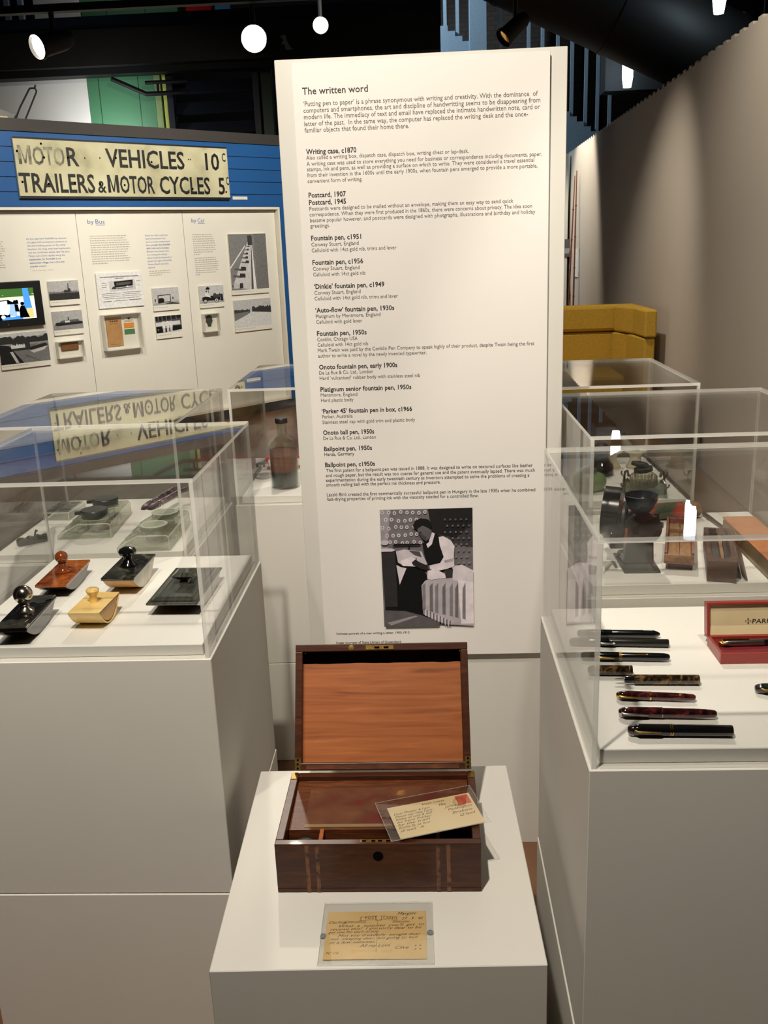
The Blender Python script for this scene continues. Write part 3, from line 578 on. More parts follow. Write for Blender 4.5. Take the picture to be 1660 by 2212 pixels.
poly(bm, [Tm @ Vector((x, y, 0)) for x, y in disc(0, 0, .009, .009)]); poly(bm, [Tm @ Vector((x, y, .0001)) for x, y in ((-.028, .008), (-.008, -.004), (.008, -.004), (.028, .008), (.006, .003), (-.006, .003))]); poly(bm, [Tm @ Vector((x, y, 0)) for x, y in ((-.034, -.015), (.034, -.015), (.034, -.0125), (-.034, -.0125))])
link('emblem', bm, M['ink_text'], cc)
flat('bus_ticket', 'orange ticket in the largest wall box', 'ticket', .7, .787, .849, .887, M['ticket_orange'], 0.002); flat('bus_ticket', 'green ticket in the largest wall box', 'ticket', .698, .788, .8, .838, M['ticket_green'], 0.002)
tk = wthing('head_token', 'dark head-shaped token in the right wall box', 'token', 1.489, DEP - 0.018, .842)
bm = nb(); prism(bm, [(-.016, -.046), (.016, -.046), (.017, -.03), (.022, -.022), (.028, -.01), (.034, -.004), (.03, .004)] + [(.030 * math.cos(R(a)), .016 + .03 * math.sin(R(a))) for a in range(-10, 191, 20)] + [(-.034, -.004), (-.028, -.01), (-.022, -.022), (-.017, -.03)], -0.006, -0.001, 'Y'); link('token_body', bm, M['token'], tk)

# things standing on top of the blue wall
wf = wthing('wire_stand', 'black bent wire stand on top of the blue display wall', 'wire stand', 0.1, 0.12, 2.322)
bm = nb(); tube(bm, [(-0.02, 0, 0), (0.03, 0.0, 0.09), (0.115, 0, 0.215), (0.125, 0, 0.222), (0.155, 0, 0.225), (0.165, 0, 0.245)], 0.006, 8); tube(bm, [(0.165, 0, 0.245), (0.158, 0, 0.225), (0.168, 0, 0.205), (0.16, 0, 0.19), (0.05, 0, 0.0)], 0.006, 8); link('bent_wire', bm, M['black_matt'], wf, smooth=True)
cl = wthing('folded_cloth', 'low grey and cream cloth bundle behind the wire stand', 'cloth', -0.06, 0.2, 2.322)
bm = nb(); prism(bm, [(-.2, 0), (.22, 0), (.16, .05), (.06, .08), (-.04, .07), (-.12, .05), (-.2, .07)], -.05, .05, 'Y'); link('grey_fold', bm, M['cloth_grey'], cl, bevel=.01)
bm = nb(); box(bm, -.16, .1, -.07, -.052, 0, .03); link('cream_fold', bm, M['cloth_cream'], cl, bevel=.006)

# ------------------------------------------------------------------ mezzanine and the dark back of the hall
bm = nb(); box(bm, -6.5, -3.32, 10.0, 10.1, 2.0, 3.25); struct('wall_mezzanine', bm, M['white_wall'])
bm = nb(); box(bm, -3.31, -2.64, 9.98, 10.1, 2.0, 3.2); struct('wall_boards', bm, M['green_boards'], loc=(0, 0, 0))
o = tag(link('olive_board', (lambda b: (box(b, -2.635, -2.575, 9.97, 10.08, 2.0, 3.2), b)[1])(nb()), M['olive']), 'narrow olive board right of the green boards', 'board')
o = tag(link('lime_board', (lambda b: (box(b, -2.55, -2.51, 9.96, 10.08, 2.0, 3.2), b)[1])(nb()), M['lime']), 'thin lime strip beside the dark louvre', 'board')
lv = thing('louvre', 'dark navy louvre screen above the blue wall', 'louvre', (-2.5, 9.9, 2.0))
for x in (0, .86):
    bm = nb(); box(bm, x, x + .06, 0, .12, 0, 1.3); link('louvre_stile', bm, M['navy'], lv)
for i in range(6):
    bm = nb(); box(bm, .065, .855, -.012, .012, 0, .13); link('slat', bm, M['navy'], lv, loc=(0, .06, .15 + .19 * i), rot=(R(-28), 0, 0))
for x, n_, g_ in ((-1.56, 'left of two dark green posts beside the louvre', 0), (-1.4, 'right of two dark green posts beside the louvre', 1)):
    bm = nb(); box(bm, x, x + .1, 9.95, 10.05, 0, 3.12); tag(link('green_post', bm, M['post_green']), n_, 'post', 'dark green posts beside the louvre')
fa = thing('mezzanine_fascia', 'black mezzanine fascia with a navy top rail behind the spotlights', 'fascia', (0, 9.6, 0))
bm = nb(); box(bm, -7, .2, 0, .25, 3.14, 3.46); link('fascia_board', bm, M['black_wall'], fa)
bm = nb(); prism(bm, [(-1.30, 3.315), (-1.245, 3.33), (-1.235, 3.27), (-1.20, 3.215), (-1.175, 3.205), (-1.205, 3.196), (-1.25, 3.20), (-1.262, 3.25), (-1.29, 3.24), (-1.268, 3.285)], -.0012, -.0002, 'Y'); link('flaked_paint', bm, M['stair'], fa)
bm = nb(); box(bm, -7, .2, -.04, .25, 3.465, 3.56); link('top_rail', bm, M['fascia_line'], fa)
bm = nb(); box(bm, -7, .2, -.044, -.036, 3.45, 3.464); link('metal_edge', bm, M['bright_edge'], fa)
bm = nb(); box(bm, -7, -1.2, .1, .28, 3.08, 3.138); link('soffit', bm, M['black_matt'], fa)
up = [(-3.95, -3.47, M['white_wall'], 'white'), (-3.46, -2.46, M['green_boards'], 'green'), (-2.37, -2.11, M['red_pane'], 'red'), (-2.07, -1.92, M['sky_pane'], 'sky blue')]
for a, b, m_, n_ in up:
    bm = nb(); box(bm, a, b, 10.5, 10.56, 3.5, 4.3); tag(link('upper_panel', bm, m_), n_ + ' upper panel above the mezzanine rail', 'panel', 'coloured panels above the mezzanine')
for x in (-4.18, -4.04):
    bm = nb(); box(bm, x, x + .05, 10.3, 10.35, 3.5, 4.4); tag(link('baluster', bm, M['stair']), 'grey baluster at upper left corner behind the rail', 'baluster', 'balusters at the upper left')
br = thing('black_bracket', 'black metal bracket hanging before the green boards', 'bracket', (-2.75, 9.78, 2.9))
bm = nb(); tube(bm, [(-.25, 0, .15), (.08, 0, .0), (.5, 0, .0)], .022, 8); tube(bm, [(.08, 0, .1), (.5, 0, .1)], .018, 8); tube(bm, [(.2, 0, 0), (.2, 0, .1)], .014, 6); link('bracket_bar', bm, M['black_matt'], br)

# spotlights on a track, facing the camera side
tr = thing('lighting_track', 'black lighting track carrying the lit spotlights', 'lighting track', (0, 4.4, 2.415))
bm = nb(); box(bm, -2.6, .3, -.02, .02, 0, .03); link('track_rail', bm, M['black_matt'], tr)
for x in (-2.3, -.1):
    bm = nb(); tube(bm, [(x, 0, .03), (x, 0, 2.78)], .006, 6); link('suspension_rod', bm, M['black_matt'], tr)
def spotlight(loc, aim, r, ln, label, hang, lit=True):
    o = thing('spotlight', label, 'spotlight', loc, 0, 'track spotlights')
    d = (Vector(aim) - Vector(loc)).normalized(); T = d.to_track_quat('Z', 'Y').to_matrix().to_4x4()
    bm = nb(); lathe(bm, [(r * .6, -ln), (r * .85, -ln * .8), (r * .92, -.02), (r * 1.05, 0.0), (r * 1.05, .012), (r * .96, .012), (r * .96, -.01), (0, -.012)], 28, T); link('lamp_housing', bm, M['black_matt'], o, smooth=True)
    bm = nb(); lathe(bm, [(0, .002), (r * .7, .001), (r * .95, -.006)], 28, T); link('lamp_lens', bm, M['lens'] if lit else M['gold'], o, smooth=True)
    bm = nb(); tube(bm, [tuple(d * (-ln * .5)), (d.x * -ln * .5, d.y * -ln * .5, hang)], .012, 8); link('stem', bm, M['black_matt'], o)
spotlight((-1.635, 4.35, 2.275), (-2.35, 3.35, 1.85), .052, .17, 'lit spotlight at far left, turned aside on the track', .14)
spotlight((-.705, 4.38, 2.27), (-.2, 1.0, 1.3), .056, .15, 'brightest spotlight, facing forward left of the text panel', .145)
spotlight((-.568, 6.0, 2.645), (-.1, 1.0, 1.5), .046, .15, 'small distant lit spotlight above the left of the text panel', .5)
spotlight((.42, 5.0, 2.345), (.30, 4.95, 2.24), .045, .15, 'unlit black spotlight with gold reflector before the stairs', .55, lit=False)

# stairs, duct, lamps and brickwork at upper right
bm = nb(); box(bm, .3, 3.4, 13.3, 13.4, 0, 5.2); struct('wall_brick', bm, M['brick'])
st = thing('staircase', 'blue-grey stair with balusters behind the text panel', 'staircase', (0, 12.45, 0))
z, x = 3.905, .272; pts = [(.272, 3.0), (.272, 3.905)]
while x < 2.3: pts += [(x + .087, z), (x + .087, z - .060)]; x += .087; z -= .060
pts += [(x, z - .5), (1.6, z - .5)]
bm = nb(); prism(bm, pts, -.03, .03, 'Y'); link('stringer', bm, M['stair'], st)
bm = nb(); box(bm, .62, .82, -.10, .10, 3.0, 5.19); link('newel_post', bm, M['stair'], st)
for x in (.31, .459, .98, 1.32, 1.488, 1.674, 1.848, 2.02, 2.164, 2.313):
    bm = nb(); zb = 3.905 - (x - .272) * .69; box(bm, x, x + .040, .035, .075, zb - .12, 5.19); link('baluster', bm, M['stair'], st)
dt = thing('air_duct', 'large round dark air duct sloping across the upper right', 'duct', (0, 9.5, 0))
DA, DB = Vector((.05, 0, 4.22)), Vector((4.02, .3, 2.44))
bm = nb(); cyl(bm, DA, DB, .40, 40); link('duct_pipe', bm, M['duct'], dt, smooth=True)
for t_ in (.2, .45, .7, .9):
    bm = nb(); cyl(bm, DA.lerp(DB, t_), DA.lerp(DB, t_ + .012), .408, 40); link('duct_band', bm, M['duct'], dt, smooth=True)
for t_ in (.3, .8):
    q_ = DA.lerp(DB, t_); bm = nb(); cyl(bm, q_ + Vector((0, 0, .40)), (q_.x, q_.y, 5.19), .01, 8); link('duct_hanger', bm, M['black_matt'], dt)
bm = nb(); box(bm, 2.0, 7.9, 11.0, 11.3, 2.9, 3.4); tag(link('dark_beam', bm, M['black_wall']), 'dark beam behind the hanging lamps at upper right', 'beam')
def pendant(x, y, zb, label):
    o = thing('pendant_lamp', label, 'lamp', (x, y, zb), 0, 'hanging fluorescent lamps')
    bm = nb(); lathe(bm, [(0, 0), (.04, .0), (.055, .1), (.055, .43), (0, .43)], 24); link('glowing_tube', bm, M['tube_light'], o, smooth=True)
    bm = nb(); cyl(bm, (0, 0, .431), (0, 0, .5), .058, 24); link('top_cap', bm, M['black_matt'], o); bm = nb(); cyl(bm, (0, 0, .5), (0, 0, 5.2 - zb), .006, 8); link('cord', bm, M['black_matt'], o)
pendant(2.156, 10.6, 2.872, 'hanging tube lamp seen beneath the dark duct'); pendant(2.545, 8.84, 3.17, 'hanging tube lamp nearest the top right corner'); pendant(2.262, 10.7, 3.655, 'hanging tube lamp cut by the top of the picture')

# seating and bits along the partition
sf = thing('sofa', 'mustard yellow high-backed corner sofa behind the text panel', 'sofa', (0, 0, 0))
bm = nb(); box(bm, .3, 1.62, 7.3, 7.42, .05, .695); link('backrest_lower', bm, M['mustard'], sf, bevel=.02)
bm = nb(); box(bm, .3, 1.62, 7.28, 7.42, .7, .895); link('backrest_upper', bm, M['mustard'], sf, bevel=.025)
bm = nb(); prism(bm, [(1.62, 6.72), (1.545, 6.72), (1.5, 7.1), (1.42, 7.27), (1.62, 7.27)], .05, .695, 'Z'); link('arm_lower', bm, M['mustard'], sf, bevel=.012)
bm = nb(); prism(bm, [(1.625, 6.70), (1.54, 6.70), (1.52, 7.0), (1.43, 7.26), (1.625, 7.26)], .7, .892, 'Z'); link('arm_upper', bm, M['mustard'], sf, bevel=.014)
bm = nb(); box(bm, .3, 1.42, 6.72, 7.26, .2, .44); link('seat', bm, M['mustard'], sf, bevel=.03)
for x in (.4, 1.3):
    bm = nb(); cyl(bm, (x, 6.85, 0), (x, 6.85, .198), .02, 12); link('leg', bm, M['black_matt'], sf)
bn = thing('bench', 'brown upholstered bench against the grey partition', 'bench', (0, 0, 0))
bm = nb(); box(bm, .5, 1.655, 5.6, 6.1, .06, .405); link('bench_body', bm, M['bench'], bn, bevel=.03, seg=3)
bm = nb(); box(bm, .54, 1.62, 5.64, 6.06, 0, .058); link('bench_base', bm, M['black_matt'], bn)
for i, (a, b, n_) in enumerate((((1.70, 11.0, 0), (1.755, 11.25, 2.12), 'tallest bamboo stick leaning at the far end'), ((1.62, 10.95, 0), (1.742, 11.3, 2.07), 'bamboo stick leaning left across the tallest one'), ((1.67, 10.9, 0), (1.69, 11.28, 1.5), 'shortest thin bamboo stick at the far end'))):
    o = thing('bamboo_stick', n_, 'stick', a, 0, 'bamboo sticks at the far end'); d = Vector(b) - Vector(a)
    bm = nb(); tube(bm, [(0, 0, 0), tuple(d * .3), tuple(d * .62), tuple(d)], [.011, .01, .009, .006] if i < 2 else [.006, .006, .005, .004], 8); link('stalk', bm, M['bamboo'], o)
    for t_ in (.35, .5, .66, .82):
        q = d * t_; bm = nb(); cyl(bm, q, q + d.normalized() * .01, .013 if i < 2 else .008, 8); link('node', bm, M['bamboo'], o)
o = thing('wall_picture', 'small grey picture on the white end wall', 'picture', (1.80, 12.05, 1.17))
bm = nb(); box(bm, -.07, .045, -.012, -.001, 0, .21); link('picture_board', bm, grey(96), o)
bm = nb(); box(bm, -.07, .045, -.0125, -.0121, .04, .1); link('picture_print', bm, grey(160), o)
o = thing('wall_picture', 'narrow dark-rimmed board on the partition near the sticks', 'picture', (1.795, 11.4, .95))
bm = nb(); box(bm, -.006, -.001, -.2, .2, 0, .32); link('picture_board', bm, M['panel_white'], o)

# ------------------------------------------------------------------ plinths and acrylic covers
ZT, ZS, ZB, ZC = 0.755, 0.300, 0.775, 1.061
def plinth(x0, x1, y0, y1, z0, z1, name, label, group, ledge=False, rot=0):
    cx, cy_ = (x0 + x1) / 2, (y0 + y1) / 2
    o = thing(name, label, 'plinth', (cx, cy_, z0), rot, group)
    hx, hy = (x1 - x0) / 2, (y1 - y0) / 2
    bm = nb(); box(bm, -hx, hx, -hy, hy, 0, z1 - z0); link('plinth_box', bm, M['plinth'], o, bevel=0.0012, seg=1)
    if ledge:
        bm = nb(); box(bm, -hx + .016, hx - .016, -hy + .016, hy - .016, z1 - z0 + .0004, ZB - z0); link('display_board', bm, M['board'], o, bevel=0.001, seg=1)
    return o
def cover(x0, x1, y0, y1, label):
    o = thing('acrylic_cover', label, 'display case', ((x0 + x1) / 2, (y0 + y1) / 2, ZT + .0005), 0, 'clear acrylic covers on the plinths')
    hx, hy, h, t = (x1 - x0) / 2 - .003, (y1 - y0) / 2 - .003, ZC - ZT - .0005, .0065
    def pane(name, a, b, axis):
        bm = nb(); box(bm, a[0], b[0], a[1], b[1], a[2], b[2])
        for f in bm.faces:
            f.normal_update(); f.material_index = 0 if abs(f.normal[axis]) > .9 else 1
        link(name, bm, [M['acrylic'], M['edge']], o)
    g = .0004
    pane('top_pane', (-hx, -hy, h - t), (hx, hy, h), 2)
    pane('front_pane', (-hx + t + g, -hy, 0), (hx - t - g, -hy + t, h - t - g), 1); pane('back_pane', (-hx + t + g, hy - t, 0), (hx - t - g, hy, h - t - g), 1)
    pane('side_pane', (-hx, -hy, 0), (-hx + t, hy, h - t - g), 0); pane('side_pane', (hx - t, -hy, 0), (hx, hy, h - t - g), 0)
    return o
CASES = [(-.8271, -.3654, 1.3917, 1.8829, 'front left plinth with the ink blotters', 'front left acrylic cover over the ink blotters'),
         (-.975, -.5235, 1.888, 2.372, 'left plinth with the glass inkwells', 'left acrylic cover over the glass inkwells'),
         (-.5093, -.0493, 2.3379, 2.8343, 'rear left plinth with the tall ink bottle', 'rear left acrylic cover over the tall ink bottle'),
         (.1926, .6526, 1.0433, 1.5476, 'front right plinth with the fountain pens', 'front right acrylic cover over the fountain pens'),
         (.2846, .7531, 1.6261, 2.1193, 'right plinth with the iron sharpener and wooden boxes', 'right acrylic cover over the sharpener and wooden boxes'),
         (.1857, .6457, 2.2086, 2.7063, 'rear right plinth with the green pot and cut glass inkwell', 'rear right acrylic cover over the green pot and cut glass inkwell')]
for x0, x1, y0, y1, lp, lc in CASES:
    plinth(x0 - .002, x1 + .002, y0 - .002, y1 + .002, 0, ZS, 'stacked_plinth', 'low lower box under the ' + lp, 'lower plinth boxes')
    plinth(x0, x1, y0, y1, ZS + .0015, ZT, 'plinth', 'off-white ' + lp, 'upper plinth boxes', True)
    cover(x0, x1, y0, y1, lc)
PA = 0.0261; PCX, PCY, PZ = -.0919, 1.2882, .459
plinth(-.3219, .1381, 1.038, 1.5383, 0, PZ, 'plinth', 'low off-white front plinth carrying the open writing box', None, rot=PA)

# ------------------------------------------------------------------ tall text panel
mo = thing('display_column', 'tall off-white column behind the text panel', 'column', (0, 1.95, 0))
bm = nb(); box(bm, -.2779, .2828, 0, .03, .505, 1.7481); link('column_front', bm, M['plinth'], mo, bevel=.001, seg=1)
bm = nb(); box(bm, -.281, .2865, .0305, .155, .505, 1.735); link('column_back', bm, M['plinth'], mo, bevel=.001, seg=1)
bm = nb(); box(bm, -.2779, .2828, .001, .155, 0, .5035); link('column_base', bm, M['plinth'], mo, bevel=.001, seg=1)
tp = thing('text_panel', 'tall white text panel headed The written word', 'text panel', (0, 1.9383, .503))
bm = nb(); box(bm, -.2442, .2486, 0, .0045, 0, 1.2363); link('panel_board', bm, M['panel_print'], tp, bevel=.0005, seg=1)
for x in (-.2, .2):
    for z in (.1, 1.1):
        bm = nb(); box(bm, x - .02, x + .02, .005, .0112, z, z + .05); link('standoff', bm, M['plinth'], tp)
ROWS = [
    ('T', -0.2255, 1.6831, 0.1268, 'The written word'),
    ('A', -0.2247, 1.6623, 0.4502, '‘Putting pen to paper’ is a phrase synonymous with writing and creativity. With the dominance  of'),
    ('A', -0.2251, 1.6505, 0.4554, 'computers and smartphones, the art and discipline of handwritting seems to be disappearing from'),
    ('A', -0.225, 1.6387, 0.4549, 'modern life. The immediacy of text and email have replaced the intimate handwritten note, card or'),
    ('A', -0.2252, 1.6266, 0.4326, 'letter of the past.  In the same way, the computer has replaced the writing desk and the once-'),
    ('A', -0.2251, 1.6149, 0.2035, 'familiar objects that found their home there.'),
    ('H', -0.2247, 1.5752, 0.099, 'Writing case, c1870'),
    ('B', -0.225, 1.5653, 0.3178, 'Also called a writing box, dispatch case, dispatch box, writing chest or lap-desk.'),
    ('B', -0.2248, 1.5541, 0.4596, 'A writing case was used to store everything you need for business or correspondence including documents, paper,'),
    ('B', -0.2246, 1.5439, 0.4441, 'stamps, ink and pens, as well as providing a surface on which to write. They were considered a travel essential'),
    ('B', -0.2248, 1.533, 0.451, 'from their invention in the 1600s until the early 1900s, when fountain pens emerged to provide a more portable,'),
    ('B', -0.2249, 1.522, 0.1084, 'convenient form of writing.'),
    ('H', -0.2245, 1.4947, 0.0744, 'Postcard, 1907'),
    ('H', -0.2245, 1.4809, 0.0739, 'Postcard, 1945'),
    ('B', -0.2243, 1.47, 0.4036, 'Postcards were designed to be mailed without an envelope, making them an easy way to send quick'),
    ('B', -0.2247, 1.459, 0.4407, 'correspodence. When they were first produced in the 1860s, there were concerns about privacy. The idea soon'),
    ('B', -0.2244, 1.448, 0.4468, 'became popular however, and postcards were designed with photgraphs, illustrations and birthday and holiday'),
    ('B', -0.2246, 1.4374, 0.0395, 'greetings.'),
    ('H', -0.2241, 1.4129, 0.1006, 'Fountain pen, c1951'),
    ('B', -0.2245, 1.4015, 0.0953, 'Conway Stuart, England'),
    ('B', -0.2245, 1.3902, 0.1708, 'Celluloid with 14ct gold nib, trims and lever'),
    ('H', -0.2242, 1.3656, 0.1026, 'Fountain pen, c1956'),
    ('B', -0.2241, 1.3543, 0.0948, 'Conway Stuart, England'),
    ('B', -0.2242, 1.343, 0.1063, 'Celluloid with 14ct gold nib'),
    ('H', -0.224, 1.3184, 0.1435, '‘Dinkie’ fountain pen, c1949'),
    ('B', -0.2238, 1.307, 0.0946, 'Conway Stuart, England'),
    ('B', -0.2241, 1.2955, 0.1702, 'Celluloid with 14ct gold nib, trims and lever'),
    ('H', -0.2237, 1.2712, 0.1615, '‘Auto-flow’ fountain pen, 1930s'),
    ('B', -0.2235, 1.2599, 0.1329, 'Platignum by Mentmore, England'),
    ('B', -0.2236, 1.2486, 0.0948, 'Celluloid with gold lever'),
    ('H', -0.2232, 1.2241, 0.1026, 'Fountain pen, 1950s'),
    ('B', -0.2234, 1.213, 0.0836, 'Conklin, Chicago USA'),
    ('B', -0.2233, 1.2018, 0.105, 'Celluloid with 14ct gold nib'),
    ('B', -0.2234, 1.1908, 0.4458, 'Mark Twain was paid by the Conklin Pen Company to speak highly of their product, despite Twain being the first'),
    ('B', -0.2235, 1.1794, 0.2251, 'author to write a novel by the newly invented typewriter.'),
    ('H', -0.2228, 1.155, 0.1631, 'Onoto fountain pen, early 1900s'),
    ('B', -0.2231, 1.1442, 0.1121, 'De La Rue & Co. Ltd., London'),
    ('B', -0.2228, 1.133, 0.2099, 'Hard ‘vulcanised’ rubber body with stainless steel nib'),
    ('H', -0.2224, 1.1084, 0.1905, 'Platignum senior fountain pen, 1950s'),
    ('B', -0.2225, 1.0976, 0.077, 'Mentmore, England'),
    ('B', -0.2226, 1.0866, 0.0686, 'Hard plastic body'),
    ('H', -0.2223, 1.0623, 0.1907, '‘Parker 45’ fountain pen in box, c1966'),
    ('B', -0.222, 1.0518, 0.0644, 'Parker, Australia'),
    ('B', -0.2221, 1.04, 0.1962, 'Stainless steel cap with gold trim and plastic body'),
    ('H', -0.2219, 1.0165, 0.1086, 'Onoto ball pen, 1950s'),
    ('B', -0.2222, 1.0053, 0.1118, 'De La Rue & Co. Ltd., London'),
    ('H', -0.2217, 0.9812, 0.1024, 'Ballpoint pen, 1950s'),
    ('B', -0.2218, 0.9704, 0.0641, 'Hansa, Germany'),
    ('H', -0.2215, 0.9464, 0.107, 'Ballpoint pen, c1950s'),
    ('B', -0.2198, 0.9347, 0.4409, 'The first patent for a ballpoint pen was issued in 1888. It was designed to write on textured surfaces like leather'),
    ('B', -0.2212, 0.924, 0.4468, 'and rough paper, but the result was too coarse for general use and the patent eventually lapsed. There was much'),
    ('B', -0.2218, 0.9133, 0.436, 'experimentation during the early twentieth century as inventors attempted to solve the problems of creating a'),
    ('B', -0.2215, 0.9031, 0.2464, 'smooth rolling ball with the perfect ink thickness and pressure.'),
    ('B', -0.2212, 0.8809, 0.448, 'László Bíró created the first commercially successful ballpoint pen in Hungary in the late 1930s when he combined'),
    ('B', -0.2214, 0.871, 0.3273, 'fast-drying properties of printing ink with the viscosity needed for a controlled flow.'),
    ('C', -0.2167, 0.5567, 0.1646, 'Intimate portrait of a man writing a letter, 1900-1910'),
    ('C', -0.2186, 0.5344, 0.147, 'Image courtesy of State Library of Queensland')]
SIZE = {'T': .0178, 'A': .0126, 'B': .0107, 'H': .0136, 'C': .0082}; BOLD = {'T': .012, 'A': 0, 'B': 0, 'H': .018, 'C': .004}
MATT = {'T': 'title_text', 'A': 'grey_text', 'B': 'grey_text', 'H': 'ink_text', 'C': 'ink_text'}; NAME = {'T': 'title', 'A': 'introduction', 'B': 'entry_text', 'H': 'entry_heading', 'C': 'photo_caption'}
i = 0
while i < len(ROWS):
    k = ROWS[i][0]; bm = nb(); j = i
    while j < len(ROWS) and ROWS[j][0] == k and (j == i or abs(ROWS[j][2] - ROWS[j - 1][2]) < .025):
        _, x, z, wd, s = ROWS[j]
        text(bm, s, SIZE[k], Matrix.Translation((x, -.0004, z - .503)) @ FRONT, width=wd, bold=BOLD[k]); j += 1
    o = link(NAME[k], bm, M['ink_text'] if (k == 'B' and ROWS[i][2] < 1.0) else M[MATT[k]], tp); i = j

# printed portrait on the panel: a man in waistcoat seated on a bed, writing
bm = nb(); tones = []
X0, X1, Z0, Z1 = -.1082, .0925, .5745, .8475
VI = (1.0, .95, .98)
def Q(v, pts):
    m = grey(v, VI)
    if m not in tones: tones.append(m)
    kk = Q.n; Q.n += 1
    poly(bm, [(X0 + x / 1000 * (X1 - X0), -.0005 - .00003 * kk, Z1 - min(y, 1000) / 1000 * (Z1 - Z0) - .503) for x, y in pts], tones.index(m))
Q.n = 0
def dq(cx, cy_, rx, ry, n=10): return [(cx + rx * math.cos(2 * math.pi * a / n), cy_ + ry * math.sin(2 * math.pi * a / n)) for a in range(n)]
Q(112, [(0, 0), (1000, 0), (1000, 1000), (0, 1000)]); Q(150, [(0, 0), (110, 0), (70, 330), (0, 330)]); Q(40, [(520, 0), (1000, 0), (1000, 130), (820, 260), (560, 210)]); Q(66, [(560, 200), (820, 250), (1000, 120), (1000, 330), (780, 300), (600, 260)])
rq = random.Random(4)
for a in range(8):
    for b in range(5):
        cx, cy_ = 30 + a * 66 + (b % 2) * 34 + rq.uniform(-8, 8), 26 + b * 62 + rq.uniform(-8, 8)
        if cx > 510: continue
        Q(196, dq(cx, cy_, 20, 17, 8)); Q(104, dq(cx, cy_, 9, 8, 6))
for a in range(6):
    for b in range(8):
        cx, cy_ = 700 + a * 58 + (b % 2) * 26, 90 + b * 52
        if cx < 985: Q(92 + 6 * b, dq(cx, cy_, 12, 10, 7))
Q(22, [(0, 335), (150, 330), (330, 480), (470, 520), (520, 600), (450, 640), (440, 900), (250, 880), (20, 820)]); Q(52, [(0, 350), (150, 345), (160, 820), (20, 820)])
Q(34, [(120, 300), (150, 280), (430, 285), (430, 300), (310, 300), (306, 345), (296, 345), (296, 300), (160, 300)]); Q(186, dq(40, 270, 44, 22)); Q(196, [(0, 320), (110, 318), (160, 335), (120, 345), (0, 345)])
Q(188, [(160, 345), (250, 330), (440, 350), (500, 460), (420, 480), (240, 470), (180, 440)]); Q(216, [(200, 430), (330, 390), (420, 440), (400, 478), (230, 470)]); Q(206, [(160, 460), (210, 480), (270, 490), (190, 630)]); Q(80, [(300, 340), (420, 350), (440, 400), (360, 380)])
Q(26, [(20, 820), (440, 880), (440, 1000), (20, 1000)]); Q(94, [(10, 850), (240, 860), (420, 900), (620, 960), (620, 1000), (15, 1000)]); Q(150, [(40, 960), (360, 900), (380, 910), (80, 985)])
Q(176, [(430, 640), (470, 600), (560, 570), (760, 560), (780, 480), (880, 480), (1000, 520), (1000, 1000), (830, 990), (700, 985), (560, 940), (440, 890)]); Q(210, [(770, 480), (880, 470), (1000, 520), (1000, 640), (880, 620), (780, 600)]); Q(222, [(830, 600), (1000, 620), (1000, 980), (860, 980)])
for a, x in enumerate((440, 520, 580, 660, 740, 800, 880)): Q(112 if a % 2 else 128, [(x, 640 + 6 * a), (x + 34, 620), (x + 30, 860 + 14 * a), (x - 6, 850 + 14 * a)])
for a in range(17): x = 446 + a * 18; y = 840 + a * 7; Q(206 if a % 2 else 70, [(x, y), (x + 8, y), (x + 6, min(y + 58, 998)), (x - 2, min(y + 58, 998))])
Q(216, [(500, 515), (590, 500), (690, 545), (700, 580), (600, 585), (540, 595), (495, 580)]); Q(60, [(690, 510), (780, 500), (770, 575), (700, 580)])
Q(28, [(450, 285), (540, 220), (600, 200), (690, 240), (670, 400), (690, 450), (560, 470), (510, 465), (470, 380)]); Q(214, [(630, 230), (680, 225), (760, 260), (800, 310), (790, 400), (795, 480), (720, 500), (590, 520), (530, 500), (520, 470), (640, 450), (680, 400), (640, 300)]); Q(168, [(680, 430), (790, 410), (780, 440), (690, 450)])
Q(210, [(530, 250), (560, 190), (590, 200), (555, 290), (510, 320), (495, 290)]); Q(24, [(480, 262), (520, 250), (528, 268), (505, 282), (485, 275)])
Q(96, [(400, 160), (470, 125), (540, 150), (560, 190), (535, 235), (490, 262), (455, 245), (425, 210), (410, 190)]); Q(72, [(410, 190), (425, 210), (455, 245), (490, 262), (500, 235), (440, 195)]); Q(30, [(355, 130), (380, 90), (450, 70), (530, 85), (555, 130), (548, 170), (510, 150), (450, 130), (410, 155), (395, 165), (362, 150)]); Q(46, [(418, 188), (446, 182), (446, 192), (420, 198)])
Q(44, [(330, 440), (370, 415), (420, 440), (500, 470), (520, 510), (440, 500), (345, 460)]); Q(38, [(372, 440), (378, 400), (384, 400), (382, 445)])
link('printed_portrait', bm, tones, tp)

# ------------------------------------------------------------------ open writing box
wb = thing('writing_box', 'open dark walnut writing box on the low front plinth', 'writing box', (-.0900, 1.2900, PZ), 0)
HX, HY, HB, WL = .1545, .0985, .0848, .0125
bm = nb(); box(bm, -HX, HX, -HY, HY, .0004, .008)
box(bm, -HX, HX, -HY, -HY + WL, .008, HB); box(bm, -HX, -HX + WL, -HY + WL, HY, .008, HB); box(bm, HX - WL, HX, -HY + WL, HY, .008, HB); box(bm, -HX + WL, HX - WL, HY - WL, HY, .008, HB)
body = link('box_body', bm, M['walnut'], wb, bevel=.0012)
bm = nb(); prism(bm, [(-.042, .064), (.0855, .074), (.0855, .0765), (-.042, .0705)], -HX + WL + .0006, HX - WL - .0006, 'X'); sl = link('writing_slope', bm, M['walnut_in'], wb)
bm = nb(); prism(bm, [(-.036, .0708), (.066, .07565), (.066, .0759), (-.036, .0711)], -.118, .112, 'X'); link('leather_surface', bm, M['leather'], sl)
bm = nb(); prism(bm, [(-.0358, .0712), (-.029, .07155), (-.029, .0718), (-.0358, .0714)], -.118, .06, 'X'); link('gilt_border', bm, M['tan_side'], sl)
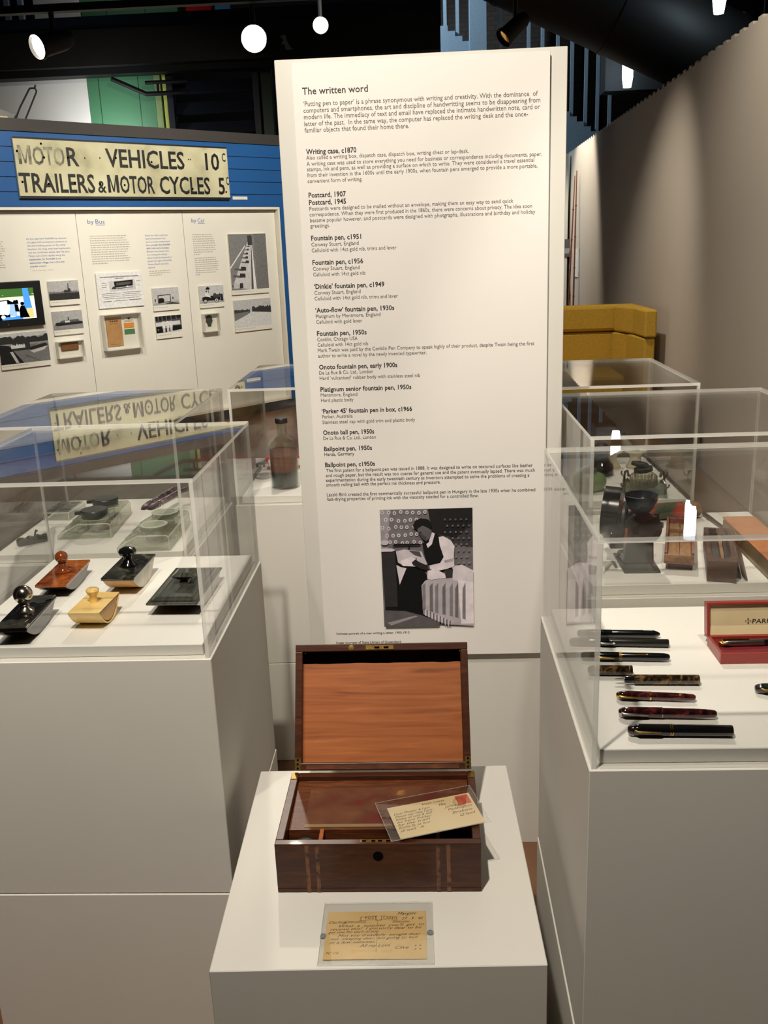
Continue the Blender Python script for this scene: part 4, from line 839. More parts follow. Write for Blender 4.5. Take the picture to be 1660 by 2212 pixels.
bm = nb(); box(bm, -HX + WL + .0006, HX - WL - .0006, -.0425, -.0385, .008, .0635); link('compartment_wall', bm, M['walnut_in'], wb)
for x in (-.0885, .0905):
    bm = nb(); box(bm, x - .003, x + .003, -HY + WL + .0004, -.043, .008, .073); link('divider', bm, M['cedar'], wb)
bm = nb(); box(bm, -.085, .087, -HY + WL + .0004, -.043, .0085, .032); link('pen_tray', bm, M['walnut_in'], wb)
for x in (-.115, .117):
    bm = nb(); lathe(bm, [(0, .0085), (.017, .0085), (.018, .05), (.0195, .052), (.0195, .058), (.014, .063), (.006, .064), (0, .064)], 24, Matrix.Translation((x, -.064, 0))); link('inkwell_cap', bm, M['lid_dark'], wb, smooth=True)
for x in (-.0985, .098):
    bm = nb(); box(bm, x - .0105, x - .0048, -HY - .0004, -HY, .001, HB - .002); link('inlay_band', bm, M['inlay'], wb); bm = nb(); box(bm, x + .0048, x + .0105, -HY - .0004, -HY, .001, HB - .002); link('inlay_band', bm, M['inlay'], wb)
bm = nb(); lathe(bm, [(.0078, 0), (.0078, .0008)], 24, Matrix.Translation((.0005, -HY, .064)) @ FRONT); link('keyhole', bm, M['hole'], wb)
bm = nb(); box(bm, -.026, .022, -HY + .003, -HY + .0105, HB, HB + .0005); lk = link('lock_plate', bm, M['brass'], wb)
for x in (-.02, -.006, .004, .016):
    bm = nb(); box(bm, x - .003, x + .003, -HY + .005, -HY + .009, HB + .0006, HB + .0009); link('lock_slot', bm, M['hole'], lk)
TILT = R(28.5)
lid = bpy.data.objects.new('lid', None); COL.objects.link(lid); lid.parent = wb; lid.location = (.0, HY - .001, HB + .004); lid.rotation_euler = (-TILT, 0, 0)
LW, LH, LD = .1495, .2125, .040
bm = nb(); wl = .0125
box(bm, -LW, LW, 0, LD, 0, wl); box(bm, -LW, LW, 0, LD, LH - wl, LH); box(bm, -LW, -LW + wl, 0, LD, wl, LH - wl); box(bm, LW - wl, LW, 0, LD, wl, LH - wl); box(bm, -LW + wl, LW - wl, LD - .006, LD, wl, LH - wl)
link('lid_frame', bm, M['walnut'], lid, bevel=.0012)
q = random.Random(2); top = [(LW - wl - .0004 - (2 * (LW - wl)) * a / 24, .1795 + (q.uniform(-.0006, .0006))) for a in range(25)]
bm = nb(); prism(bm, [(-LW + wl + .0004, wl + .0004), (LW - wl - .0004, wl + .0004)] + top, .011, .0145, 'Y'); link('lid_panel', bm, M['cedar'], lid)
bm = nb(); box(bm, -LW + .02, LW - .02, -.0008, -.0001, .002, .0095); link('hinge_rail', bm, M['walnut_in'], lid)
bm = nb(); box(bm, -.0265, .0215, -.0012, -.0001, LH - .0105, LH - .003); sp = link('strike_plate', bm, M['brass'], lid)
for x in (-.0115, .0045):
    bm = nb(); box(bm, x, x + .0085, -.0016, -.0013, LH - .0088, LH - .0052); link('strike_slot', bm, M['hole'], sp)
bm = nb(); lathe(bm, [(.0048, 0), (.0048, .0008), (0, .001)], 16, Matrix.Translation((-.052, 0, LH - .0065)) @ FRONT); link('brass_catch', bm, M['brass'], lid)
for x in (-LW + .0004, LW - .0104):
    bm = nb(); box(bm, x, x + .010, -.0010, -.0001, .001, .021)
    for zz in (.004, .011, .018): lathe(bm, [(.0018, 0), (.0018, .0006)], 10, Matrix.Translation((x + .005, -.001, zz)) @ FRONT, 1)
    link('hinge', bm, [M['brass'], M['hole']], lid)
for x in (-HX + .0012, HX - .0112):
    bm = nb(); box(bm, x, x + .010, HY - .02, HY - .001, HB, HB + .0008); link('hinge_plate', bm, M['brass'], wb)

# ------------------------------------------------------------------ the two postcards in clear sleeves
def squiggle(bm, pts, wd, T, mi=0):
    for a, b in zip(pts, pts[1:]):
        a, b = Vector(a), Vector(b); d = (b - a); n_ = Vector((-d.y, d.x)).normalized() * wd / 2
        poly(bm, [T @ Vector((p.x, p.y, 0)) for p in (a - n_, b - n_, b + n_, a + n_)], mi)
def card_face(name, cardname, w_, h_, label, mcard, loc, rot):
    o = thing(name, label, 'postcard'); o.matrix_world = Matrix.Translation(loc) @ rot
    bm = nb(); box(bm, -w_ / 2, w_ / 2, -h_ / 2, h_ / 2, 0, .0005); link('card_sheet', bm, mcard, o)
    return o
PR = Matrix.Rotation(PA - .012, 4, 'Z')
c1 = card_face('postcard', '', .1435, .0950, 'yellowed postcard lying flat on the plinth in front of the box', M['card'], (-.0908, 1.1002, PZ + .0012), PR)
def CT(x, y): return Matrix.Translation((x, y, .00056))
def hand(bm, s, x, y, size, width, sh=.45, rotd=0): text(bm, s, size, CT(x, y) @ Matrix.Rotation(R(rotd), 4, 'Z'), width=width, shear=sh, bold=.0)
bm = nb()
for s, x, y, wd, sz in (('Margate', .030, .0395, .028, .0085), ('27   9   45', .036, .0295, .032, .0072), ('Darling,', -.0690, .0225, .026, .0078), ('What  a  surprise  you’ll  get  to', -.053, .0150, .122, .0070), ('receive this!  I am sorry dear to be', -.066, .0088, .131, .0068), ('get one for each of you', -.0685, .0028, .073, .0068), ('Miss you dreadfully  tonight dear', -.0540, -.0042, .117, .0066), ('not  sleeping dear, but going to bed', -.0645, -.0105, .125, .0066), ('in a few minutes,', -.0645, -.0175, .064, .0066), ('All my Love', -.0220, -.0245, .043, .0080), ('Clive', .028, -.0285, .019, .0080), ('x  x', .0540, -.0240, .011, .0058), ('x  x', .0540, -.0305, .011, .0058), ('PC 110', -.0685, -.0378, .018, .0062)):
    hand(bm, s, x, y, sz, wd, rotd=1.2)
link('handwriting', bm, M['handwriting'], c1)
bm = nb()
text(bm, 'POST', .0068, CT(-.0165, .0310) @ Matrix.Rotation(R(5), 4, 'Z'), width=.0175, bold=.004); text(bm, 'CARD', .0068, CT(.0085, .0322) @ Matrix.Rotation(R(-6), 4, 'Z'), width=.0185, bold=.004)
for sgn in (-1, 1):
    for r_ in (0, .0075): squiggle(bm, [(.003 + sgn * (.001 + t * .0045), .0302 + r_ - .00035 * t * t * .25) for t in range(6)], .0006, CT(0, 0))
    squiggle(bm, [(.003 + sgn * .0235, .0370), (.003 + sgn * .0275, .0345), (.003 + sgn * .0250, .0325), (.003 + sgn * .0275, .0285), (.003 + sgn * .0235, .0285)], .0007, CT(0, 0))
squiggle(bm, [(-.001, .0378), (-.001, .0285), (.007, .0285), (.007, .0378)], .0006, CT(0, 0))
text(bm, 'CORRESPONDENCE', .0034, CT(-.047, .0250), width=.032, bold=.01); text(bm, 'ADDRESS ONLY', .0034, CT(.023, .0250), width=.025, bold=.01)
squiggle(bm, [(-.047, .0242), (-.015, .0242)], .0006, CT(0, 0)); squiggle(bm, [(.023, .0242), (.048, .0242)], .0006, CT(0, 0)); squiggle(bm, [(.0015, .0280), (.0015, -.0350)], .0004, CT(0, 0))
link('printed_heading', bm, M['brown_print'], c1)
def sleeve(w_, h_, loc, rot, label):
    o = thing('plastic_sleeve', label, 'sleeve', group='clear plastic sleeves'); o.matrix_world = Matrix.Translation(loc) @ rot
    bm = nb(); box(bm, -w_ / 2, w_ / 2, -h_ / 2, h_ / 2, 0, .0003); link('sleeve_film', bm, M['sleeve'], o)
    bm = nb(); e = .0006
    for a in ((-w_ / 2, w_ / 2, -h_ / 2, -h_ / 2 + e), (-w_ / 2, w_ / 2, h_ / 2 - e, h_ / 2), (-w_ / 2, -w_ / 2 + e, -h_ / 2 + e, h_ / 2 - e), (w_ / 2 - e, w_ / 2, -h_ / 2 + e, h_ / 2 - e)): box(bm, a[0], a[1], a[2], a[3], .00035, .0009)
    link('sealed_edge', bm, M['sleeve_edge'], o); return o
sleeve(.1600, .1235, (-.0894, 1.1035, PZ + .0030), PR, 'clear sleeve over the yellowed flat postcard in front')
for x, y, n_ in ((-.1655, 1.0975, 'small grey putty dot at the left edge of the flat postcard'), (-.0135, 1.1045, 'small grey putty dot at the right edge of the flat postcard')):
    o = thing('putty_dot', n_, 'putty', (x, y, PZ), 0, 'putty dots holding the flat postcard'); bm = nb(); lathe(bm, [(.0042, .0002), (.005, .0012), (.0045, .0024), (0, .0027)], 16); link('putty_blob', bm, M['putty'], o, smooth=True)
A = Vector((-.0617, 1.1974, 0)); Bv = Vector((.0671, 1.2386, 0)); Cc = Vector((-.0020, 1.2530, PZ + HB + .0066))
RT = Matrix.Rotation(math.atan2(Bv.y - A.y, Bv.x - A.x), 4, 'Z') @ Matrix.Rotation(R(3.5), 4, 'X')
c2 = card_face('postcard', '', .1355, .0755, 'pale handwritten postcard with red stamp lying tilted on the open box', M['card_pale'], tuple(Cc), RT)
bm = nb()
for s, x, y, wd, sz in (('Dear Mother & I got', -.062, .0170, .060, .0066), ('Please say that I got', -.062, .0105, .062, .0066), ('home all well & will', -.0625, .0040, .060, .0066), ('be here Friday', -.0625, -.0025, .056, .0066), ('by the train', -.0630, -.0090, .052, .0066), ('Roma St. at four', -.0635, -.0160, .052, .0066), ('all well   X', -.0635, -.0235, .040, .0066), ('Mrs', .012, .0190, .012, .0080), ('Johns Miller', .018, .0115, .044, .0076), ('Paddington', .022, .0040, .040, .0078), ('Brisbane', .026, -.0050, .034, .0078), ('Q’land', .036, -.0135, .026, .0078)):
    hand(bm, s, x, y, sz, wd, rotd=2)
link('handwriting', bm, M['ink_text'], c2)
bm = nb(); box(bm, .0425, .0640, .0125, .0345, .00055, .0007); stp = link('postage_stamp', bm, M['stamp'], c2)
bm = nb(); Tm = Matrix.Translation((.046, .020, .00075))
for r_ in (.010, .0075): squiggle(bm, [(r_ * math.cos(a * .35), r_ * math.sin(a * .35)) for a in range(19)], .0005, Tm)
link('postmark', bm, M['ink_text'], c2)
bm = nb(); text(bm, 'POST CARD', .0055, CT(-.012, .0285), width=.036, bold=.01); link('printed_heading', bm, M['brown_print'], c2)
sleeve(.1580, .0950, (-.0075, 1.2575, PZ + HB + .0086), RT, 'clear sleeve overhanging the box, with the stamped postcard')

# ------------------------------------------------------------------ front left case: ink blotters
BZ = ZB + .0006
def rocker(label, cx, cy_, w_, d, zt, pt, m_plate, m_rock, m_side, rot=0, step=False, curl=False):
    o = thing('ink_blotter', label, 'ink blotter', (cx, cy_, BZ), rot, 'rocker blotters in the front left case')
    bm = nb(); box(bm, -w_ / 2, w_ / 2, -d / 2, d / 2, zt - pt, zt)
    if step:
        for k in (1, 2): frustum(bm, (-w_ / 2 + .006 * k, w_ / 2 - .006 * k, -d / 2 + .009 * k, d / 2 - .009 * k), (-w_ / 2 + .006 * k + .002, w_ / 2 - .006 * k - .002, -d / 2 + .009 * k + .002, d / 2 - .009 * k - .002), zt + .003 * (k - 1) + .0001, zt + .003 * k)
    link('top_plate', bm, m_plate, o, bevel=.0016)
    e, zp = (.004, zt - pt - .0003); n = 16; hw = w_ / 2 - .0025
    ys = [(-1 + 2 * i / n) for i in range(n + 1)]
    prof = [(t * (d / 2 - e), zp * abs(t) ** 2.1 * .96) for t in ys]
    bm = nb(); prism(bm, prof + [((d / 2 - e), zp), (-(d / 2 - e), zp)], -hw, hw, 'X')
    for f in bm.faces:
        f.normal_update()
        if abs(f.normal.x) > .9: f.material_index = 1
    link('rocker', bm, [m_rock, m_side], o)
    # the curved sheet of blotting wood under it
    bm = nb(); lo = [(y, z - .0) for y, z in prof]; sh = [(y * 1.0, z) for y, z in prof]
    return o
def knob(o, prof, z, m, x=0, y=0):
    bm = nb(); lathe(bm, [(r, z + h) for r, h in prof], 32, Matrix.Translation((x, y, 0))); link('knob', bm, m, o, smooth=True)
def ball(r, zc, n=9, a0=-60): return [(r * math.cos(R(a0 + (90 - a0) * i / n)), zc + r * math.sin(R(a0 + (90 - a0) * i / n))) for i in range(n + 1)]
o = rocker('tortoiseshell blotter with amber brown knob, left rear of the blotters', -.722, 1.698, .060, .146, .030, .006, M['amber'], M['tortoise_edge'], M['tortoise_edge'], R(1.5))
knob(o, [(.016, 0), (.0165, .002), (.010, .006), (.0075, .012), (.008, .018)] + ball(.0125, .030), .0302, M['amber_knob'])
o = rocker('green-black marbled blotter with shiny black knob and curved wooden rocker', -.590, 1.698, .064, .142, .040, .006, M['marble_black'], M['rocker_wood'], M['pearl'], R(-1))
knob(o, [(.017, 0), (.017, .003), (.012, .008), (.008, .014), (.0085, .020), (.016, .024), (.0175, .029), (.015, .034), (.006, .038), (0, .0385)], .0402, M['black'])
o = rocker('large grey striped blotter with stepped top and faceted knob', -.460, 1.622, .094, .192, .026, .004, M['pewter'], M['black'], M['pewter'], R(-1.5), step=True)
bm = nb(); frustum(bm, (-.010, .010, -.014, .014), (-.007, .007, -.009, .009), .0325, .038); frustum(bm, (-.007, .007, -.009, .009), (-.020, .020, -.021, .021), .0381, .048); frustum(bm, (-.020, .020, -.021, .021), (-.012, .012, -.012, .012), .0481, .054); link('knob', bm, M['pewter'], o, bevel=.001)
o = rocker('black blotter with silver ball knob and silver corner mounts, far left', -.706, 1.480, .058, .152, .034, .006, M['black'], M['black'], M['black'], R(3))
knob(o, [(.016, 0), (.015, .004), (.009, .008), (.007, .011), (.010, .014), (.007, .017)] + ball(.0165, .032), .0342, M['silver'])
for sy in (-1, 1):
    q = random.Random(sy + 5); pts = [(-.028, sy * .0755), (.028, sy * .0755), (.027, sy * .056), (.017, sy * .050), (.020, sy * .040), (.008, sy * .034), (0, sy * .044), (-.010, sy * .034), (-.020, sy * .042), (-.027, sy * .05)]
    bm = nb(); prism(bm, pts, .0342, .0358, 'Z'); link('corner_mount', bm, M['filigree'], o, bevel=.0006)
o = thing('ink_blotter', 'small pale ivory rocker blotter with rounded knob in front', 'ink blotter', (-.597, 1.515, BZ), R(-2.5), 'rocker blotters in the front left case')
n = 18; outer = []; inner = []
for i in range(n + 1):
    t = -1 + 2 * i / n; yy = t * .05; zz = .0335 * abs(t) ** 2.2; outer.append((yy, zz)); inner.append((yy * .94, zz + .0022 if abs(t) < .98 else zz))
bm = nb(); prism(bm, outer + inner[::-1], -.028, .028, 'X'); link('curved_sheet', bm, M['ivory'], o, bevel=.0003, seg=1)
bm = nb(); prism(bm, [(y * .985, z + .0026) for y, z in inner if z < .031] + [(.0455, .0316), (-.0455, .0316)], -.0265, .0265, 'X')
for f in bm.faces: f.material_index = 0
link('rocker', bm, M['ivory_in'], o)
bm = nb(); box(bm, -.028, .028, -.05, .05, .0337, .0362); link('top_plate', bm, M['ivory'], o, bevel=.001)
knob(o, [(.0075, 0), (.0062, .006), (.0068, .012), (.0105, .018), (.0118, .022), (.0095, .0255), (0, .027)], .0363, M['ivory'])

# ------------------------------------------------------------------ left case: glass inkwells
o = thing('glass_block', 'clear thick glass block at the back left of the inkwell case', 'glass block', (-.917, 2.215, BZ), R(-3))
bm = nb(); box(bm, -.034, .034, -.052, .052, 0, .021); link('block', bm, [M['glass'], M['glass_edge_glint']], o, bevel=.0022, rim=1)
bm = nb(); box(bm, -.026, .026, -.036, .044, .0213, .0245); link('raised_pad', bm, M['glass'], o, bevel=.001)
def inkstand(label, cx, cy_, w_, d, rot, gm, lids):
    o = thing('glass_inkstand', label, 'inkstand', (cx, cy_, BZ), rot, 'glass inkstands in the left case')
    bm = nb(); prism(bm, [(-w_ / 2, 0), (w_ / 2, 0), (w_ / 2, .032), (w_ / 2 - .006, .036), (-.012, .036), (-w_ / 2 + .006, .014), (-w_ / 2, .010)], -d / 2, d / 2, 'Y'); link('stand', bm, [gm, M['glass_edge_glint']], o, bevel=.0022, rim=1)
    for s in (-1, 1):
        y = s * d * .25
        bm = nb(); lathe(bm, [(.029, .0364), (.030, .040), (.028, .043), (.0, .0432)] if lids else [(.029, .0364), (.031, .040), (.030, .046), (.025, .046), (.023, .039), (0, .038)], 28, Matrix.Translation((w_ * .12, y, 0))); link('ink_well', bm, gm, o, smooth=True)
        bm = nb(); lathe(bm, [(0, .012), (.019, .012), (.0195, .030), (0, .0305)], 20, Matrix.Translation((w_ * .12, y, 0))); link('ink_cavity', bm, M['glass'], o, smooth=True)
        bm = nb(); lathe(bm, [(.0235, .0466), (.0305, .0466), (.0305, .0475), (.0235, .0475), (.0235, .0466)] if not lids else [(.0302, .0366), (.0312, .0366), (.0312, .0384), (.0302, .0384), (.0302, .0366)], 32, Matrix.Translation((w_ * .12, y, 0))); link('well_rim_glint', bm, M['glass_edge_glint'], o, smooth=True)  # added pale ring, paints the bright edge line around each well
        if lids:
            bm = nb(); lathe(bm, [(.030, .0436), (.031, .046), (.031, .055), (.029, .0575), (0, .058)], 36, Matrix.Translation((w_ * .12, y, 0))); box(bm, w_ * .12 - .044, w_ * .12 - .0312, y - .006, y + .006, .046, .053); link('lid', bm, M['lid_dark'], o, smooth=True)
    for y in (-.05, -.0, .05):
        bm = nb(); tube(bm, [(-w_ / 2 + .012, y * d * 6 - .006, .0185), (-.018, y * d * 6 - .006, .0345)], .0035, 8); link('pen_groove', bm, gm, o, smooth=True)
    return o
inkstand('double glass inkstand with two round dark lids', -.800, 2.105, .125, .200, R(4), M['glass_green'], True)
inkstand('large clear double inkstand without lids, nearest in its case', -.628, 2.005, .118, .200, R(1), M['glass_green'], False)
def dippen(label, a, b):
    o = thing('glass_pen', label, 'pen', a, 0, 'dark glass pens lying on the inkstand'); d = Vector(b) - Vector(a)
    bm = nb(); tube(bm, [(0, 0, 0), tuple(d * .06), tuple(d * .12), tuple(d * .9), tuple(d)], [.0015, .006, .008, .0078, .005], 12); link('shaft', bm, M['glass_dark'], o, smooth=True); bm = nb()
    for t in (.2, .24): cyl(bm, d * t, d * (t + .015), .0088, 14)
    link('collar', bm, M['silver'], o, smooth=True)
dippen('dark glossy glass pen nearest the black lids', (-.676, 2.075, .824), (-.640, 2.262, .826)); dippen('dark glossy glass pen lying to the right of its pair', (-.660, 2.072, .8245), (-.608, 2.256, .8265))
o = thing('metal_ornament', 'small dark metal ornament with knob at left of the inkwell case', 'ornament', (-.905, 1.985, BZ), R(38))
q = random.Random(9); up = [(x, .016 + q.uniform(-.003, .003)) for x in [.034 - .0068 * i for i in range(11)]]
bm = nb(); prism(bm, [(-.034, 0), (.034, 0)] + up, -.009, .009, 'Y'); link('ornament_body', bm, M['bronze'], o, bevel=.002)
bm = nb(); tube(bm, [(.006, 0, .015), (.008, 0, .024), (.012, 0, .029)], [.0025, .002, .0035], 10); link('ornament_knob', bm, M['bronze'], o, smooth=True)

# ------------------------------------------------------------------ rear left case: ink bottle and red boxes
o = thing('ink_bottle', 'tall glass bottle half full of black ink with dark cap', 'bottle', (-.3905, 2.443, BZ))
gp = [(.030, .0005), (.0385, .003), (.0395, .008), (.0395, .112), (.037, .124), (.029, .135), (.018, .142), (.0135, .146), (.0128, .170), (.0150, .172), (.0150, .176)]
ip = [(.0122, .176), (.0108, .147), (.016, .139), (.027, .131), (.0345, .121), (.0368, .111), (.0368, .010), (.034, .006), (0, .006)]
bm = nb(); lathe(bm, gp + ip, 40); link('bottle_glass', bm, acrylic('bottle_glass', (.93, .95, .93), .05), o, smooth=True)
bm = nb(); lathe(bm, [(0, .0065), (.034, .0065), (.0363, .010), (.0363, .047), (0, .047)], 40); link('ink', bm, M['ink'], o, smooth=True)
bm = nb(); lathe(bm, [(.0365, .0475), (.0365, .104), (.0362, .104), (.0362, .0475)], 40); link('ink_stain', bm, frosted('brown_ink_film', (128, 66, 32), .62), o, smooth=True)
bm = nb(); lathe(bm, [(.0155, .1765), (.0165, .177), (.0165, .188), (.015, .190), (0, .190)], 32); link('cap', bm, M['cork'], o, smooth=True)
o = thing('red_box', 'small red and white ink box behind the tall bottle', 'box', (-.425, 2.69, BZ), R(4))
bm = nb(); box(bm, -.055, .055, -.025, .025, 0, .036); link('box_carton', bm, M['red_box'], o, bevel=.001)
for x in (-.048, .012):
    bm = nb(); box(bm, x, x + .036, -.0256, -.0252, .008, .028); link('label_panel', bm, M['panel_white'], o)
o = thing('glass_pot', 'small clear glass pot in front of the red ink box', 'pot', (-.470, 2.555, BZ))
bm = nb(); lathe(bm, [(.022, 0), (.024, .003), (.024, .022), (.017, .028), (.017, .034), (0, .034)], 24); link('pot_body', bm, M['glass'], o, smooth=True)
bm = nb(); lathe(bm, [(.0185, .0343), (.0185, .042), (0, .043)], 24); link('pot_lid', bm, M['steel'], o, smooth=True)

# ------------------------------------------------------------------ front right case: pens
def pen(label, a, b, r, mcap, mbar, capfrac=.46, endL='round', endR='round', band=None, clip=None, lever=None, tip=None, nib=False, cap=True, step=.9, name='fountain_pen', group='pens in the front right case', endcap=None):
    a, b = Vector((*a, 0)), Vector((*b, 0)); d = b - a; L = d.length
    o = thing(name, label, 'pen' if name != 'pen_cap' else 'pen cap', (a.x, a.y, BZ + r), math.atan2(d.y, d.x), group)
    X = Matrix.Rotation(R(90), 4, 'Y')
    c = L * capfrac; rb = r * step
    def ends(kind, r0, sgn, x0, ln=.009):
        if kind == 'flat': return [(0, x0), (r0 * .9, x0), (r0, x0 + sgn * .0012)]
        if kind == 'cone': return [(0, x0), (r0 * .35, x0 + sgn * .0008), (r0 * .62, x0 + sgn * .004), (r0 * .95, x0 + sgn * .009), (r0, x0 + sgn * .013)]
        if kind == 'taper': return [(0, x0), (r0 * .5, x0 + sgn * .0006), (r0 * .78, x0 + sgn * .003), (r0 * .9, x0 + sgn * .014), (r0, x0 + sgn * .030)]
        return [(0, x0), (r0 * .5, x0 + sgn * .0008), (r0 * .8, x0 + sgn * .003), (r0 * .95, x0 + sgn * .008), (r0, x0 + sgn * .016)]
    if cap:
        bm = nb(); lathe(bm, ends(endL, r, 1, 0) + [(r, c - .001), (r * .97, c), (0, c)], 24, X); link('cap', bm, mcap, o, smooth=True)
    if name != 'pen_cap':
        bm = nb(); x0 = c if cap else .028
        lathe(bm, [(0, x0 + .0002), (rb, x0 + .0002)] + ends(endR, rb, -1, L)[::-1], 24, X); link('barrel', bm, mbar, o, smooth=True)
    if not cap:
        bm = nb(); lathe(bm, [(0, .014), (rb * .62, .0142), (rb * .74, .018), (rb * .78, .0278), (0, .0279)], 20, X); link('grip_section', bm, M['pen_black'], o, smooth=True)
        bm = nb(); prism(bm, [(0, 0), (.006, -.0022), (.0139, -.0028), (.0139, .0028), (.006, .0022)], -.0005, .0012, 'Z'); link('nib', bm, M['silver'], o)
    if endcap:
        bm = nb(); lathe(bm, [(0, -.0015), (r * .45, -.001), (r * .7, .001), (r * .82, .0045), (r * .84, .0052), (0, .0053)], 20, X); link('end_jewel', bm, endcap, o, smooth=True)
    for x, w_, m_ in (band or []):
        bm = nb(); lathe(bm, [(0, x), (r * 1.04, x), (r * 1.04, x + w_), (0, x + w_)], 24, X); link('band', bm, m_, o, smooth=True)
    if clip:
        x1, x2, m_, bl = clip
        bm = nb(); tube(bm, [(x1, -r * .8, r * .3), (x1 + .004, -r * 1.2, r * .2), (x2 - .004, -r * 1.22, r * .1), (x2, -r * 1.12, .05 * r)], [.0011, .0015, .0012, bl], 10); link('clip', bm, m_, o, smooth=True)
    if lever:
        x1, x2, m_ = lever
        bm = nb(); tube(bm, [(x1, -rb * .55, rb * .86), (x2, -rb * .55, rb * .86)], .0009, 8); lathe(bm, [(.0018, 0), (.0018, .001)], 10, Matrix.Translation((x2, -rb * .5, rb * .86))); link('lever', bm, m_, o)
    return o
G, S_ = M['gold'], M['silver']
pa_ = pen('plain black pen with cone end and white figures, furthest back', (.234, 1.4085), (.3655, 1.399), .0066, M['pen_black'], M['pen_black'], .42, endR='cone', step=.96)
bm = nb(); text(bm, '3524', .0042, Matrix.Translation((.1195, .001, .0067)) @ Matrix.Rotation(R(180), 4, 'Z'), width=.014); link('white_figures', bm, M['panel_white'], pa_)
pen('black pen with silver ball clip, second from the back', (.217, 1.377), (.370, 1.364), .0066, M['pen_black'], M['pen_vulc'], .40, endR='flat', clip=(.046, .070, S_, .0024), step=.94, endcap=None)
pen('black pen with gold clip and brown cap band', (.226, 1.323), (.3595, 1.3125), .0068, M['pen_black'], M['pen_black'], .46, band=[(.0575, .0042, M['brass'])], clip=(.024, .050, G, .0013), lever=(.080, .099, G))
pen('loose marbled pen cap lying behind its pen', (.228, 1.272), (.293, 1.268), .0074, M['pen_marble'], M['pen_marble'], 1.0, endR='flat', name='pen_cap', band=[(.060, .0012, M['brass'])])
pen('uncapped brown marbled pen showing its nib', (.261, 1.240), (.381, 1.235), .0072, M['pen_marble'], M['pen_marble'], cap=False, endR='flat', step=1.0)
pen('short burgundy pen with gold end, gold band and lever', (.256, 1.194), (.362, 1.183), .0062, M['pen_burgundy'], M['pen_burgundy'], .44, band=[(.0440, .0022, G)], clip=(.002, .028, G, .0010), lever=(.070, .085, G), endcap=G, endR='taper')
pen('longer burgundy pen with silver end and thin band', (.249, 1.143), (.376, 1.134), .0072, M['pen_burgundy'], M['pen_burgundy'], .44, band=[(.0555, .0010, S_)], clip=(.002, .036, M['steel'], .0013), endcap=S_, endR='taper')
pen('large black pen with gold clip and double band, nearest the camera', (.251, 1.094), (.382, 1.088), .0078, M['pen_black'], M['pen_black'], .42, endL='cone', band=[(.052, .0009, G), (.0545, .0012, G)], clip=(.007, .040, M['brass'], .0016), endR='flat', endcap=M['tortoise_edge'], step=.96)
pen('dark green pen cut by the right edge of the picture', (.451, 1.206), (.575, 1.200), .0072, M['pen_green'], M['pen_green'], .46, clip=(.006, .044, M['brass'], .0014), endcap=M['tortoise_edge'])
pk = thing('pen_box', 'open red presentation box with cream lined lid', 'pen box', (.431, 1.300, BZ))
PL, PD, PH = .168, .068, .0165
bm = nb(); box(bm, 0, PL, 0, .004, 0, PH); box(bm, 0, PL, PD - .004, PD, 0, PH); box(bm, 0, .004, .004, PD - .004, 0, PH); box(bm, PL - .004, PL, .004, PD - .004, 0, PH); box(bm, .004, PL - .004, .004, PD - .004, 0, .002); link('box_base', bm, M['parker_red'], pk, bevel=.0006)
bm = nb(); box(bm, .0042, PL - .0042, .0042, PD - .0042, .0022, .0125); link('velvet_bed', bm, M['velvet'], pk, bevel=.001)
ld = bpy.data.objects.new('box_lid', None); COL.objects.link(ld); ld.parent = pk; ld.location = (0, PD, .0125); ld.rotation_euler = (R(-12), 0, 0)
LHt = .056
bm = nb(); box(bm, -.0006, PL, 0, .016, 0, .004); box(bm, -.0006, PL, 0, .016, LHt - .004, LHt); box(bm, -.0006, .004, 0, .016, .004, LHt - .004); box(bm, PL - .004, PL, 0, .016, .004, LHt - .004); box(bm, .004, PL - .004, .013, .016, .004, LHt - .004); link('lid_frame', bm, M['parker_red'], ld, bevel=.0008)
bm = nb(); prism(bm, [(.002, .0042), (.0128, .0042), (.0128, LHt - .0042), (.0055, LHt - .0042), (.0055, .018)], .0042, PL - .0042, 'X'); link('satin_lining', bm, M['satin'], ld)
bm = nb(); LT = Matrix.Translation((.0705, .0053, .021)) @ FRONT
text(bm, 'PARKER', .0098, LT, width=.044, bold=.012, shear=.12)
EM = Matrix.Translation((.0645, .0053, .0246)) @ FRONT
squiggle(bm, [(.0046 * math.cos(a * .3491), .0017 * math.sin(a * .3491)) for a in range(19)], .0006, EM)
poly(bm, [EM @ Vector((x, y, .00005)) for x, y in ((-.0006, -.0045), (.0006, -.0045), (.0003, .0032), (-.0003, .0032))]); poly(bm, [EM @ Vector((x, y, .0001)) for x, y in ((-.0014, .0028), (.0014, .0028), (0, .0052))]); poly(bm, [EM @ Vector((x, y, .0001)) for x, y in ((-.0012, -.0046), (.0012, -.0046), (.0007, -.0026), (-.0007, -.0026))])
link('lid_lettering', bm, M['ink_text'], ld)
bp = pen('steel capped pen with gold clip lying in the red box', (.440, 1.336), (.560, 1.338), .0052, M['steel'], M['pen_black'], .55, clip=(.001, .016, G, .0014), band=[(.0018, .0012, G)], endL='cone', endcap=G)
bp.location.z = BZ + .0125 + .0052
bm = nb(); tube(bm, [(.004, -.001, .0056), (.016, -.001, .0064), (.044, -.001, .0058)], [.0022, .0016, .0012], 8); link('arrow_clip', bm, G, bp, smooth=True)

